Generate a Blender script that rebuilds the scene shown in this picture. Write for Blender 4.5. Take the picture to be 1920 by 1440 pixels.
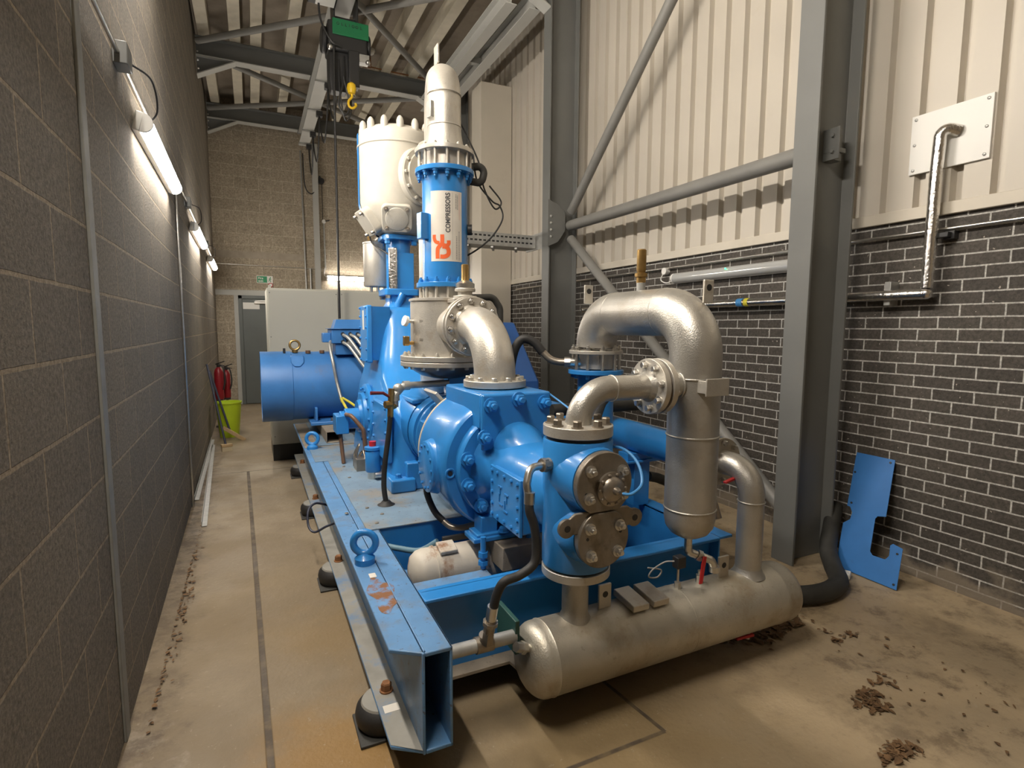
import bpy, math, random
from mathutils import Vector as V, Matrix
S = bpy.context.scene
C = S.collection
for o in list(bpy.data.objects): bpy.data.objects.remove(o)
random.seed(7)
PI = math.pi

# ------------------------------------------------------------ camera, light, exposure
F_PX, PITCH, YAW, ROLL, CAMZ = 1024.39, 0.1027, 0.4426, -0.0048, 1.6225
cam_d = bpy.data.cameras.new('camera'); cam = bpy.data.objects.new('camera', cam_d); C.objects.link(cam)
cam_d.sensor_fit = 'HORIZONTAL'; cam_d.sensor_width = 36; cam_d.lens = 36 * F_PX / 1920
cam_d.clip_start = .05; cam_d.clip_end = 60
sy, cy_, sp, cp = math.sin(YAW), math.cos(YAW), math.sin(PITCH), math.cos(PITCH)
fwd = V((sy * cp, cy_ * cp, -sp)); right = V((cy_, -sy, 0)); up = V((sy * sp, cy_ * sp, cp))
cr, sr = math.cos(ROLL), math.sin(ROLL)
r2 = right * cr - up * sr; u2 = right * sr + up * cr
r2, u2 = (right * cr - up * sr), (up * cr + right * sr)
M = Matrix((( r2.x, u2.x, -fwd.x, 0), (r2.y, u2.y, -fwd.y, 0), (r2.z, u2.z, -fwd.z, CAMZ), (0, 0, 0, 1)))
cam.matrix_world = M
S.camera = cam
w = bpy.data.worlds.new('world'); S.world = w; w.use_nodes = True
w.node_tree.nodes['Background'].inputs[0].default_value = (.9, .92, 1, 1)
w.node_tree.nodes['Background'].inputs[1].default_value = .05
vs = S.view_settings
vs.view_transform = 'Standard'; vs.look = 'None'; vs.gamma = 1; vs.use_curve_mapping = False
vs.exposure = 1.08
TUBE = 36.0          # emission strength of the fluorescent tubes
TUBE_COL = (1, .92, .82)
TUBE_HI = 128.0        # unseen high row, inferred from brace shadows; strength tuned for brightness balance

# ------------------------------------------------------------ mesh builder
def frame(ax):
    ax = V(ax).normalized()
    t = V((0, 0, 1)) if abs(ax.z) < .9 else V((0, 1, 0))
    u = t.cross(ax).normalized(); v = ax.cross(u)
    return u, v, ax
class MB:
    def __init__(s): s.v = []; s.f = []
    def add(s, vs, fs):
        n = len(s.v); s.v += [V(p) for p in vs]; s.f += [[i + n for i in f] for f in fs]; return s
    def box(s, x0, x1, y0, y1, z0, z1):
        p = [(x, y, z) for x in (x0, x1) for y in (y0, y1) for z in (z0, z1)]
        return s.add(p, [(0, 1, 3, 2), (4, 6, 7, 5), (0, 4, 5, 1), (2, 3, 7, 6), (0, 2, 6, 4), (1, 5, 7, 3)])
    def obox(s, c, ax, sx, sy_, sz, upv=None):       # box centred at c, local x axis along ax
        ax = V(ax).normalized(); upv = V(upv or (0, 0, 1)); y = upv.cross(ax).normalized(); z = ax.cross(y)
        c = V(c); p = [c + ax * (i * sx / 2) + y * (j * sy_ / 2) + z * (k * sz / 2) for i in (-1, 1) for j in (-1, 1) for k in (-1, 1)]
        return s.add(p, [(0, 1, 3, 2), (4, 6, 7, 5), (0, 4, 5, 1), (2, 3, 7, 6), (0, 2, 6, 4), (1, 5, 7, 3)])
    def lathe(s, o, ax, prof, n=40, a0=0, a1=2 * PI):   # prof: (radius, distance along ax)
        u, v, w_ = frame(ax); o = V(o); full = abs(a1 - a0 - 2 * PI) < 1e-6; m = n if full else n + 1
        vs_, fs = [], []
        for r, t in prof:
            for i in range(m):
                a = a0 + (a1 - a0) * i / n
                vs_.append(o + w_ * t + (u * math.cos(a) + v * math.sin(a)) * r)
        for k in range(len(prof) - 1):
            for i in range(n):
                j = (i + 1) % m
                fs.append((k * m + i, k * m + j, (k + 1) * m + j, (k + 1) * m + i))
        if full:
            if prof[0][0] > 1e-6: fs.append(tuple(range(m))[::-1])
            if prof[-1][0] > 1e-6: fs.append(tuple((len(prof) - 1) * m + i for i in range(m)))
        return s.add(vs_, fs)
    def cyl(s, p0, p1, r, r1=None, n=28):
        p0, p1 = V(p0), V(p1); L = (p1 - p0).length
        return s.lathe(p0, p1 - p0, [(r, 0), (r if r1 is None else r1, L)], n)
    def tube(s, pts, r, n=20, caps=True):
        pts = [V(p) for p in pts]; k = len(pts); rs = r if isinstance(r, (list, tuple)) else [r] * k
        tg = [((pts[min(i + 1, k - 1)] - pts[max(i - 1, 0)]).normalized()) for i in range(k)]
        u, v, _ = frame(tg[0]); vs_, fs = [], []
        for i in range(k):
            u = (u - tg[i] * u.dot(tg[i])).normalized(); v = tg[i].cross(u)
            for j in range(n):
                a = 2 * PI * j / n; vs_.append(pts[i] + (u * math.cos(a) + v * math.sin(a)) * rs[i])
        for i in range(k - 1):
            for j in range(n):
                q = (j + 1) % n; fs.append((i * n + j, i * n + q, (i + 1) * n + q, (i + 1) * n + j))
        if caps: fs.append(tuple(range(n))[::-1]); fs.append(tuple((k - 1) * n + j for j in range(n)))
        return s.add(vs_, fs)
    def prism(s, sec, p0, p1, upv=(0, 0, 1)):           # section points (right, up) swept p0 -> p1
        p0, p1 = V(p0), V(p1); d = (p1 - p0).normalized(); upv = V(upv)
        rt = d.cross(upv).normalized(); uu = rt.cross(d); n = len(sec)
        vs_ = [p + rt * a + uu * b for p in (p0, p1) for a, b in sec]
        fs = [(i, (i + 1) % n, n + (i + 1) % n, n + i) for i in range(n)] + [tuple(range(n))[::-1], tuple(range(n, 2 * n))]
        return s.add(vs_, fs)
    def torus(s, c, ax, R, r, n=36, m=14):
        u, v, w_ = frame(ax); c = V(c)
        pts = [c + (u * math.cos(2 * PI * i / n) + v * math.sin(2 * PI * i / n)) * R for i in range(n)]
        vs_, fs = [], []
        for i, p in enumerate(pts):
            e = (p - c).normalized()
            for j in range(m):
                a = 2 * PI * j / m; vs_.append(p + (e * math.cos(a) + w_ * math.sin(a)) * r)
        for i in range(n):
            for j in range(m):
                fs.append((i * m + j, ((i + 1) % n) * m + j, ((i + 1) % n) * m + (j + 1) % m, i * m + (j + 1) % m))
        return s.add(vs_, fs)
    def sphere(s, c, r, n=20, sc=(1, 1, 1)):
        prof = [(max(r * math.sin(PI * i / 10), 1e-7), -r * math.cos(PI * i / 10)) for i in range(11)]
        k = len(s.v); s.lathe((0, 0, 0), (0, 0, 1), prof, n)
        for i in range(k, len(s.v)):
            p = s.v[i]; s.v[i] = V((p.x * sc[0], p.y * sc[1], p.z * sc[2])) + V(c)
        return s
    def plate(s, pts, off):                             # planar polygon extruded by vector off
        n = len(pts); off = V(off); vs_ = [V(p) for p in pts] + [V(p) + off for p in pts]
        return s.add(vs_, [(i, (i + 1) % n, n + (i + 1) % n, n + i) for i in range(n)] + [tuple(range(n))[::-1], tuple(range(n, 2 * n))])
    def loft(s, rings, caps=True):
        n = len(rings[0]); vs_ = [p for r in rings for p in r]
        fs = [(k * n + i, k * n + (i + 1) % n, (k + 1) * n + (i + 1) % n, (k + 1) * n + i) for k in range(len(rings) - 1) for i in range(n)]
        if caps: fs += [tuple(range(n))[::-1], tuple((len(rings) - 1) * n + i for i in range(n))]
        return s.add(vs_, fs)
def fillet(pts, rad, seg=10):
    pts = [V(p) for p in pts]; out = [pts[0]]
    for i in range(1, len(pts) - 1):
        a, b, c = pts[i - 1], pts[i], pts[i + 1]
        d1 = (a - b).normalized(); d2 = (c - b).normalized(); ang = d1.angle(d2)
        R = rad[i - 1] if isinstance(rad, (list, tuple)) else rad
        t = min(R / max(math.tan(ang / 2), 1e-4), (a - b).length * .499 if i > 1 else (a - b).length * .999, (c - b).length * .499 if i < len(pts) - 2 else (c - b).length * .999)
        R = t * math.tan(ang / 2)
        if ang > PI - .01: out.append(b); continue
        ctr = b + (d1 + d2).normalized() * (R / math.sin(ang / 2))
        s0 = b + d1 * t - ctr; s1 = b + d2 * t - ctr; tot = s0.angle(s1); axx = s0.cross(s1).normalized()
        for k in range(seg + 1): out.append(ctr + Matrix.Rotation(tot * k / seg, 3, axx) @ s0)
    out.append(pts[-1]); return out
def spline(pts, n=10):
    pts = [V(p) for p in pts]; P = [pts[0] * 2 - pts[1]] + pts + [pts[-1] * 2 - pts[-2]]; out = []
    for i in range(1, len(P) - 2):
        for k in range(n):
            t = k / n; a, b, c, d = P[i - 1], P[i], P[i + 1], P[i + 2]
            out.append(.5 * ((2 * b) + (c - a) * t + (2 * a - 5 * b + 4 * c - d) * t * t + (3 * b - a - 3 * c + d) * t ** 3))
    out.append(pts[-1]); return out
def rrect(w_, h_, r, n=5):
    out = []
    for cx, cy, a0 in ((w_ / 2 - r, h_ / 2 - r, 0), (-w_ / 2 + r, h_ / 2 - r, PI / 2), (-w_ / 2 + r, -h_ / 2 + r, PI), (w_ / 2 - r, -h_ / 2 + r, 1.5 * PI)):
        for k in range(n + 1): a = a0 + PI / 2 * k / n; out.append((cx + r * math.cos(a), cy + r * math.sin(a)))
    return out
def isec(b, d, tf, tw):                                  # I section, b wide, d deep
    return [(-b/2,-d/2),(b/2,-d/2),(b/2,-d/2+tf),(tw/2,-d/2+tf),(tw/2,d/2-tf),(b/2,d/2-tf),(b/2,d/2),(-b/2,d/2),(-b/2,d/2-tf),(-tw/2,d/2-tf),(-tw/2,-d/2+tf),(-b/2,-d/2+tf)]

WL = {}                                                  # world location of each object's origin
def tag(o, label=None, cat=None, group=None, kind=None):
    if label: o['label'] = label
    if cat: o['category'] = cat
    if group: o['group'] = group
    if kind: o['kind'] = kind
    return o
def mk(name, mb, mat, parent=None, bevel=0, label=None, cat=None, group=None, kind=None, ang=38, origin=None):
    me = bpy.data.meshes.new(name)
    xs = [p.x for p in mb.v]; ys = [p.y for p in mb.v]; zs = [p.z for p in mb.v]
    o0 = V(origin) if origin else V(((min(xs) + max(xs)) / 2, (min(ys) + max(ys)) / 2, min(zs)))
    me.from_pydata([p - o0 for p in mb.v], [], mb.f); me.materials.append(mat)
    import bmesh
    bm = bmesh.new(); bm.from_mesh(me); bmesh.ops.recalc_face_normals(bm, faces=bm.faces)
    for f in bm.faces: f.smooth = True
    bm.to_mesh(me); bm.free()
    me.set_sharp_from_angle(angle=math.radians(ang))
    o = bpy.data.objects.new(name, me); C.objects.link(o)
    o.location = o0 - (WL[parent.name] if parent else V((0, 0, 0)))
    if parent: o.parent = parent
    WL[o.name] = o0
    if bevel:
        b = o.modifiers.new('bevel', 'BEVEL'); b.width = bevel; b.segments = 2; b.limit_method = 'ANGLE'; b.angle_limit = .7
        b.harden_normals = False
    return tag(o, label, cat, group, kind)
def thing(name, label, cat, loc, group=None):
    o = bpy.data.objects.new(name, None); C.objects.link(o); o.location = loc; WL[o.name] = V(loc); o.empty_display_size = .05
    return tag(o, label, cat, group)
def dup(root, delta, label=None, rot=None):              # a copy of a thing with its parts and sub-parts
    def rec(o, par):
        c = o.copy(); C.objects.link(c)
        if par: c.parent = par
        for ch in list(o.children): rec(ch, c)
        return c
    c = rec(root, None); c.location = V(root.location) + V(delta); WL[c.name] = WL[root.name] + V(delta)
    if rot is not None: c.rotation_euler = (0, 0, rot)
    if label: c['label'] = label
    return c
_bm = {}
def bolt(parent, p, ax, r, h, mat, name='bolt', style='hex'):   # shared-mesh hex bolt / nut on a stud
    key = (round(r, 4), round(h, 4), mat.name, style)
    if key not in _bm:
        m = MB()
        if style == 'hex':
            m.lathe((0, 0, 0), (0, 0, 1), [(r * 1.25, 0), (r * 1.25, h * .18)], 14)
            m.lathe((0, 0, 0), (0, 0, 1), [(r, h * .18), (r, h * .86), (r * .8, h)], 6)
        elif style == 'nut':
            m.lathe((0, 0, 0), (0, 0, 1), [(r * 1.45, 0), (r * 1.45, h * .2), (r * 1.2, h * .2)], 20)
            m.lathe((0, 0, 0), (0, 0, 1), [(r * 1.08, h * .2), (r * 1.08, h * .62), (r * .9, h * .68)], 6)
            m.lathe((0, 0, 0), (0, 0, 1), [(r * .6, h * .6), (r * .6, h * .95), (r * .48, h)], 14)
        elif style == 'cap':
            m.lathe((0, 0, 0), (0, 0, 1), [(r, 0), (r, h * .6), (r * .75, h * .85), (r * .35, h)], 14)
        elif style == 'stud':
            m.lathe((0, 0, 0), (0, 0, 1), [(r, 0), (r, h)], 12)
        me = bpy.data.meshes.new(name)
        me.from_pydata(m.v, [], m.f); me.materials.append(mat)
        import bmesh
        bm = bmesh.new(); bm.from_mesh(me); bmesh.ops.recalc_face_normals(bm, faces=bm.faces)
        for f in bm.faces: f.smooth = True
        bm.to_mesh(me); bm.free(); me.set_sharp_from_angle(angle=math.radians(35)); _bm[key] = me
    o = bpy.data.objects.new(name, _bm[key]); C.objects.link(o); o.parent = parent
    o.location = V(p) - WL[parent.name]; o.rotation_euler = V(ax).to_track_quat('Z', 'Y').to_euler()
    return o
def bolts(parent, c, ax, R, n, r, h, mat, name='bolt', style='hex', ph=0, a0=0, a1=2 * PI):
    u, v, w_ = frame(ax); c = V(c)
    for i in range(n):
        a = ph + a0 + (a1 - a0) * i / n
        bolt(parent, c + (u * math.cos(a) + v * math.sin(a)) * R, ax, r, h, mat, name, style)

# ------------------------------------------------------------ materials
def mat(name, col, rough=.5, metal=0, var=.0, vs_=8, bump=0, bs=60, spec=.5, dirt=None, dirt_amt=.0, dirt_s=3, dirt_lo=.55, coat=0, mottle=0, mcol=None):
    m = bpy.data.materials.new(name); m.use_nodes = True; nt = m.node_tree; N = nt.nodes; L = nt.links
    b = N['Principled BSDF']; b.inputs['Roughness'].default_value = rough; b.inputs['Metallic'].default_value = metal
    b.inputs['Specular IOR Level'].default_value = spec; b.inputs['Coat Weight'].default_value = coat
    geo = N.new('ShaderNodeNewGeometry')
    base = N.new('ShaderNodeRGB'); base.outputs[0].default_value = (*col, 1); out = base.outputs[0]
    if var:
        n = N.new('ShaderNodeTexNoise'); n.inputs['Scale'].default_value = vs_; n.inputs['Detail'].default_value = 5
        L.new(geo.outputs['Position'], n.inputs['Vector'])
        mr = N.new('ShaderNodeMapRange'); mr.inputs[1].default_value = .3; mr.inputs[2].default_value = .7; mr.inputs[3].default_value = 1 - var; mr.inputs[4].default_value = 1 + var
        L.new(n.outputs['Fac'], mr.inputs[0])
        mx = N.new('ShaderNodeVectorMath'); mx.operation = 'SCALE'; L.new(out, mx.inputs[0]); L.new(mr.outputs[0], mx.inputs['Scale']); out = mx.outputs[0]
    if dirt:
        n = N.new('ShaderNodeTexNoise'); n.inputs['Scale'].default_value = dirt_s; n.inputs['Detail'].default_value = 8; n.inputs['Roughness'].default_value = .65
        L.new(geo.outputs['Position'], n.inputs['Vector'])
        mr = N.new('ShaderNodeMapRange'); mr.inputs[1].default_value = dirt_lo; mr.inputs[2].default_value = dirt_lo + .14; mr.inputs[3].default_value = 0; mr.inputs[4].default_value = dirt_amt
        L.new(n.outputs['Fac'], mr.inputs[0])
        mx = N.new('ShaderNodeMix'); mx.data_type = 'RGBA'; L.new(mr.outputs[0], mx.inputs['Factor']); L.new(out, mx.inputs['A']); mx.inputs['B'].default_value = (*dirt, 1); out = mx.outputs['Result']
    if mottle:                                            # fine specks of grime and chipped paint
        n = N.new('ShaderNodeTexNoise'); n.inputs['Scale'].default_value = 38; n.inputs['Detail'].default_value = 4; n.inputs['Roughness'].default_value = .7
        L.new(geo.outputs['Position'], n.inputs['Vector'])
        mr = N.new('ShaderNodeMapRange'); mr.inputs[1].default_value = .61; mr.inputs[2].default_value = .67; mr.inputs[4].default_value = mottle
        L.new(n.outputs['Fac'], mr.inputs[0])
        mx = N.new('ShaderNodeMix'); mx.data_type = 'RGBA'; L.new(mr.outputs[0], mx.inputs['Factor']); L.new(out, mx.inputs['A']); mx.inputs['B'].default_value = (*(mcol or (.07, .06, .05)), 1); out = mx.outputs['Result']
    L.new(out, b.inputs['Base Color'])
    if bump:
        n = N.new('ShaderNodeTexNoise'); n.inputs['Scale'].default_value = bs; n.inputs['Detail'].default_value = 4
        L.new(geo.outputs['Position'], n.inputs['Vector'])
        bp = N.new('ShaderNodeBump'); bp.inputs['Strength'].default_value = bump; bp.inputs['Distance'].default_value = .004
        L.new(n.outputs['Fac'], bp.inputs['Height']); L.new(bp.outputs[0], b.inputs['Normal'])
    return m
BLUE = mat('blue_paint', (.028, .215, .56), .28, var=.06, vs_=5, bump=.12, bs=35, dirt=(.05, .16, .34), dirt_amt=.35, dirt_s=4, dirt_lo=.6, coat=.25)
BLUE_SKID = mat('worn_blue_paint', (.11, .25, .46), .42, var=.12, vs_=6, bump=.15, bs=50, dirt=(.15, .18, .22), dirt_amt=.65, dirt_s=7, dirt_lo=.52, mottle=.75)
BLUE_DECK = mat('dusty_blue_deck_paint', (.17, .25, .33), .5, var=.15, vs_=5, bump=.15, bs=60, dirt=(.26, .23, .18), dirt_amt=.8, dirt_s=3.5, dirt_lo=.49, mottle=.7)
BLUE_MOTOR = mat('motor_blue_paint', (.045, .18, .46), .38, var=.12, vs_=4, bump=.15, bs=40, dirt=(.13, .12, .11), dirt_amt=.5, dirt_s=3, dirt_lo=.58)
BLUE_GUARD = mat('guard_blue_paint', (.02, .09, .30), .4, var=.08, bump=.1, bs=40)
DUSTY = mat('dusty_steel', (.25, .21, .16), .75, var=.2, vs_=10, bump=.2, bs=80, mottle=.5)
SILVER = mat('aluminium_paint', (.50, .48, .435), .36, metal=.75, var=.09, vs_=9, bump=.35, bs=170, dirt=(.36, .29, .2), dirt_amt=.4, dirt_s=6, dirt_lo=.54, mottle=.16, mcol=(.25, .2, .15))
SILVER2 = mat('pale_cast_aluminium', (.56, .53, .47), .42, metal=.6, var=.08, vs_=10, bump=.3, bs=130, dirt=(.42, .33, .22), dirt_amt=.45, dirt_s=8, dirt_lo=.53, mottle=.15, mcol=(.3, .23, .15))
VESSEL = mat('dusty_aluminium_paint', (.46, .43, .36), .42, metal=.6, var=.12, vs_=7, bump=.3, bs=150, dirt=(.34, .27, .18), dirt_amt=.7, dirt_s=4, dirt_lo=.49, mottle=.3, mcol=(.2, .15, .1))
WHITE_LP = mat('off_white_cylinder_paint', (.47, .44, .375), .5, var=.05, vs_=12, bump=.4, bs=90)
STEEL = mat('bare_steel', (.33, .29, .24), .38, metal=.8, var=.2, vs_=14, bump=.15, bs=80, dirt=(.2, .14, .08), dirt_amt=.4, dirt_s=9, dirt_lo=.56)
COVER = mat('greasy_cast_iron', (.25, .22, .18), .42, metal=.65, var=.2, vs_=12, bump=.25, bs=90, dirt=(.1, .075, .05), dirt_amt=.6, dirt_s=8, dirt_lo=.54)
BRIGHT = mat('zinc_plated_steel', (.62, .60, .56), .28, metal=.95, var=.08, vs_=30)
BRASS = mat('brass', (.42, .27, .10), .35, metal=.9, var=.12, vs_=30)
BLACK = mat('black_rubber', (.018, .017, .016), .6, var=.3, vs_=8, bump=.15, bs=120)
RUBBER = mat('grey_rubber', (.035, .034, .03), .65, var=.3, vs_=9, bump=.2, bs=80)
DARK = mat('dark_plastic', (.022, .022, .022), .45)
GREYSTEEL = mat('grey_structural_paint', (.155, .158, .15), .5, var=.06, vs_=3, bump=.1, bs=40, dirt=(.2, .17, .13), dirt_amt=.25, dirt_s=3, dirt_lo=.6)
TUBEGREY = mat('grey_brace_paint', (.21, .205, .19), .5, var=.06, vs_=5, bump=.1, bs=40)
GREYPALE = mat('pale_grey_paint_and_lit_flange', (.46, .46, .43), .5, var=.05, vs_=3, bump=.08, bs=40)  # also on rafter undersides, where the paleness stands for lamp light
GALV = mat('galvanised_steel', (.42, .42, .40), .42, metal=.55, var=.12, vs_=20)
CREAM = mat('cream_sheet', (.60, .55, .46), .5, var=.04, vs_=2, bump=.06, bs=30, dirt=(.42, .35, .26), dirt_amt=.25, dirt_s=2.5, dirt_lo=.6)
CLAD = mat('cream_cladding', (.56, .515, .44), .45, var=.03, vs_=2, bump=.05, bs=40, dirt=(.45, .38, .28), dirt_amt=.2, dirt_s=5, dirt_lo=.62)
CEIL = mat('brown_ceiling_deck', (.25, .21, .165), .8, var=.10, vs_=2.5, bump=.4, bs=18, dirt=(.2, .165, .13), dirt_amt=.6, dirt_s=4, dirt_lo=.5)
WOODCREAM = mat('cream_purlin_paint', (.60, .55, .44), .6, var=.07, vs_=8, bump=.1, bs=40)
CABINET = mat('grey_green_enamel', (.50, .495, .43), .4, var=.03, vs_=2, bump=.05, bs=120)
DOORM = mat('grey_door_paint', (.12, .135, .13), .45, var=.05, vs_=3)
WHITE = mat('white_plastic', (.75, .74, .70), .4)
LABELW = mat('white_label', (.66, .62, .55), .45, var=.04, vs_=12)
ORANGE = mat('orange_print', (.80, .13, .03), .45)
PRINT = mat('dark_grey_print', (.05, .05, .055), .5)
PRINT2 = mat('faded_grey_print', (.36, .34, .31), .5)
RED = mat('red_paint', (.50, .02, .025), .35)
RED2 = mat('dark_red_enamel', (.26, .012, .02), .35)
GREENH = mat('hoist_green', (.01, .16, .06), .4)
YELLOW = mat('yellow_paint', (.80, .52, .02), .4)
LIME = mat('lime_plastic', (.42, .56, .02), .4, var=.05, vs_=8)
FOIL = mat('aluminium_foil', (.78, .76, .73), .2, metal=1, bump=.9, bs=60)
WOOD = mat('worn_wood', (.36, .25, .13), .7, var=.2, vs_=14)
NAVY = mat('navy_handle', (.03, .035, .06), .5)
LEAF = mat('dry_leaf', (.14, .078, .034), .85, var=.4, vs_=40)
BEIGE = mat('rusty_beige_paint', (.55, .50, .42), .5, var=.06, vs_=9, bump=.15, bs=60, dirt=(.23, .085, .02), dirt_amt=.85, dirt_s=9, dirt_lo=.53)
RUST = mat('rust', (.22, .095, .035), .85, var=.35, vs_=30, bump=.3, bs=90)
CABLE_BLUE = mat('blue_cable_sheath', (.06, .25, .55), .4)
SIGNG = mat('sign_green', (.01, .25, .10), .4)
LED = mat('green_led', (.05, .8, .3), .3)
PINK = mat('pale_pink_conduit', (.5, .46, .4), .5, metal=.4)
COPPER = mat('brown_pipe_paint', (.16, .09, .055), .5, metal=.3)
YGREEN = mat('yellow_green_cable', (.62, .55, .05), .5)
GASKET = mat('brown_gasket', (.12, .06, .03), .8)
def emis(name, col, st):
    m = bpy.data.materials.new(name); m.use_nodes = True; nt = m.node_tree; nt.nodes.clear()
    o = nt.nodes.new('ShaderNodeOutputMaterial'); e = nt.nodes.new('ShaderNodeEmission'); e.inputs[0].default_value = (*col, 1); e.inputs[1].default_value = st
    nt.links.new(e.outputs[0], o.inputs[0]); return m
TUBE_M = emis('lit_tube', TUBE_COL, TUBE)
TUBE_H = emis('lit_high_tube', TUBE_COL, TUBE_HI)
LED_M = emis('lit_green_led', (.1, 1, .4), 1.5)

def masonry(name, plane, ox, oz, bw, rh, mort, c1, c2, cm, bump, rough, nscale, stain=None):
    m = bpy.data.materials.new(name); m.use_nodes = True; nt = m.node_tree; N = nt.nodes; L = nt.links
    b = N['Principled BSDF']; b.inputs['Roughness'].default_value = rough; b.inputs['Specular IOR Level'].default_value = .3
    geo = N.new('ShaderNodeNewGeometry'); sx = N.new('ShaderNodeSeparateXYZ'); L.new(geo.outputs['Position'], sx.inputs[0])
    ax = N.new('ShaderNodeMath'); ax.operation = 'SUBTRACT'; L.new(sx.outputs[plane], ax.inputs[0]); ax.inputs[1].default_value = ox - 100 * bw
    az = N.new('ShaderNodeMath'); az.operation = 'SUBTRACT'; L.new(sx.outputs['Z'], az.inputs[0]); az.inputs[1].default_value = oz - 100 * rh
    wob = N.new('ShaderNodeTexNoise'); wob.inputs['Scale'].default_value = 9; wob.inputs['Detail'].default_value = 3; L.new(geo.outputs['Position'], wob.inputs['Vector'])
    wv = N.new('ShaderNodeVectorMath'); wv.operation = 'MULTIPLY_ADD'; L.new(wob.outputs['Color'], wv.inputs[0]); wv.inputs[1].default_value = (mort * .9,) * 3
    cb = N.new('ShaderNodeCombineXYZ'); L.new(ax.outputs[0], cb.inputs[0]); L.new(az.outputs[0], cb.inputs[1]); L.new(cb.outputs[0], wv.inputs[2])
    br = N.new('ShaderNodeTexBrick'); L.new(wv.outputs[0], br.inputs['Vector'])
    br.inputs['Scale'].default_value = 1; br.inputs['Brick Width'].default_value = bw; br.inputs['Row Height'].default_value = rh
    br.inputs['Mortar Size'].default_value = mort; br.inputs['Mortar Smooth'].default_value = .25; br.inputs['Bias'].default_value = 0
    br.inputs['Color1'].default_value = (*c1, 1); br.inputs['Color2'].default_value = (*c2, 1); br.inputs['Mortar'].default_value = (*cm, 1)
    nz = N.new('ShaderNodeTexNoise'); nz.inputs['Scale'].default_value = nscale; nz.inputs['Detail'].default_value = 6; nz.inputs['Roughness'].default_value = .7; L.new(geo.outputs['Position'], nz.inputs['Vector'])
    mr = N.new('ShaderNodeMapRange'); mr.inputs[1].default_value = .3; mr.inputs[2].default_value = .7; mr.inputs[3].default_value = .55; mr.inputs[4].default_value = 1.45; L.new(nz.outputs['Fac'], mr.inputs[0])
    mu = N.new('ShaderNodeVectorMath'); mu.operation = 'SCALE'; L.new(br.outputs['Color'], mu.inputs[0]); L.new(mr.outputs[0], mu.inputs['Scale'])
    col = mu.outputs[0]
    if stain: col = stain(N, L, geo, sx, col)
    L.new(col, b.inputs['Base Color'])
    h1 = N.new('ShaderNodeMath'); h1.operation = 'MULTIPLY_ADD'; L.new(br.outputs['Fac'], h1.inputs[0]); h1.inputs[1].default_value = -1.0
    hs = N.new('ShaderNodeMath'); hs.operation = 'MULTIPLY'; L.new(nz.outputs['Fac'], hs.inputs[0]); hs.inputs[1].default_value = .9; L.new(hs.outputs[0], h1.inputs[2])
    bp = N.new('ShaderNodeBump'); bp.inputs['Strength'].default_value = bump; bp.inputs['Distance'].default_value = .006; L.new(h1.outputs[0], bp.inputs['Height']); L.new(bp.outputs[0], b.inputs['Normal'])
    return m
def speckle(scale, thr, c, zmax=None):
    def fn(N, L, geo, sx, col):
        v = N.new('ShaderNodeTexNoise'); v.inputs['Scale'].default_value = scale; v.inputs['Detail'].default_value = 2; L.new(geo.outputs['Position'], v.inputs['Vector'])
        m1 = N.new('ShaderNodeMapRange'); m1.inputs[1].default_value = thr; m1.inputs[2].default_value = thr + .02; L.new(v.outputs['Fac'], m1.inputs[0])
        mx = N.new('ShaderNodeMix'); mx.data_type = 'RGBA'; L.new(m1.outputs[0], mx.inputs['Factor']); L.new(col, mx.inputs['A']); mx.inputs['B'].default_value = (*c, 1)
        # dried splash of mortar along the foot of the wall
        n = N.new('ShaderNodeTexNoise'); n.inputs['Scale'].default_value = 7; n.inputs['Detail'].default_value = 7; L.new(geo.outputs['Position'], n.inputs['Vector'])
        a = N.new('ShaderNodeMath'); a.operation = 'MULTIPLY_ADD'; L.new(n.outputs['Fac'], a.inputs[0]); a.inputs[1].default_value = .55; a.inputs[2].default_value = -.12
        s = N.new('ShaderNodeMath'); s.operation = 'SUBTRACT'; L.new(a.outputs[0], s.inputs[0]); L.new(sx.outputs['Z'], s.inputs[1])
        m2 = N.new('ShaderNodeMapRange'); m2.inputs[1].default_value = -.02; m2.inputs[2].default_value = .08; m2.inputs[4].default_value = .75; L.new(s.outputs[0], m2.inputs[0])
        m3 = N.new('ShaderNodeMix'); m3.data_type = 'RGBA'; L.new(m2.outputs[0], m3.inputs['Factor']); L.new(mx.outputs['Result'], m3.inputs['A']); m3.inputs['B'].default_value = (.24, .20, .15, 1)
        return m3.outputs['Result']
    return fn
BLOCK_L = masonry('grey_block_wall', 'Y', 1.5803, .1723, .45, .225, .007, (.195, .172, .142), (.225, .197, .16), (.36, .295, .215), .9, .95, 75)
BLOCK_R = masonry('tan_block_wall', 'X', -.2094, .1402, .45, .225, .006, (.34, .29, .22), (.40, .34, .26), (.50, .44, .34), .4, .9, 45)
BRICK = masonry('dark_brick_wall', 'Y', 2.5389 - .1125, .0539, .225, .075, .0052, (.062, .055, .048), (.085, .075, .064), (.46, .45, .42), .5, .7, 60, speckle(42, .735, (.42, .38, .32)))

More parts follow.
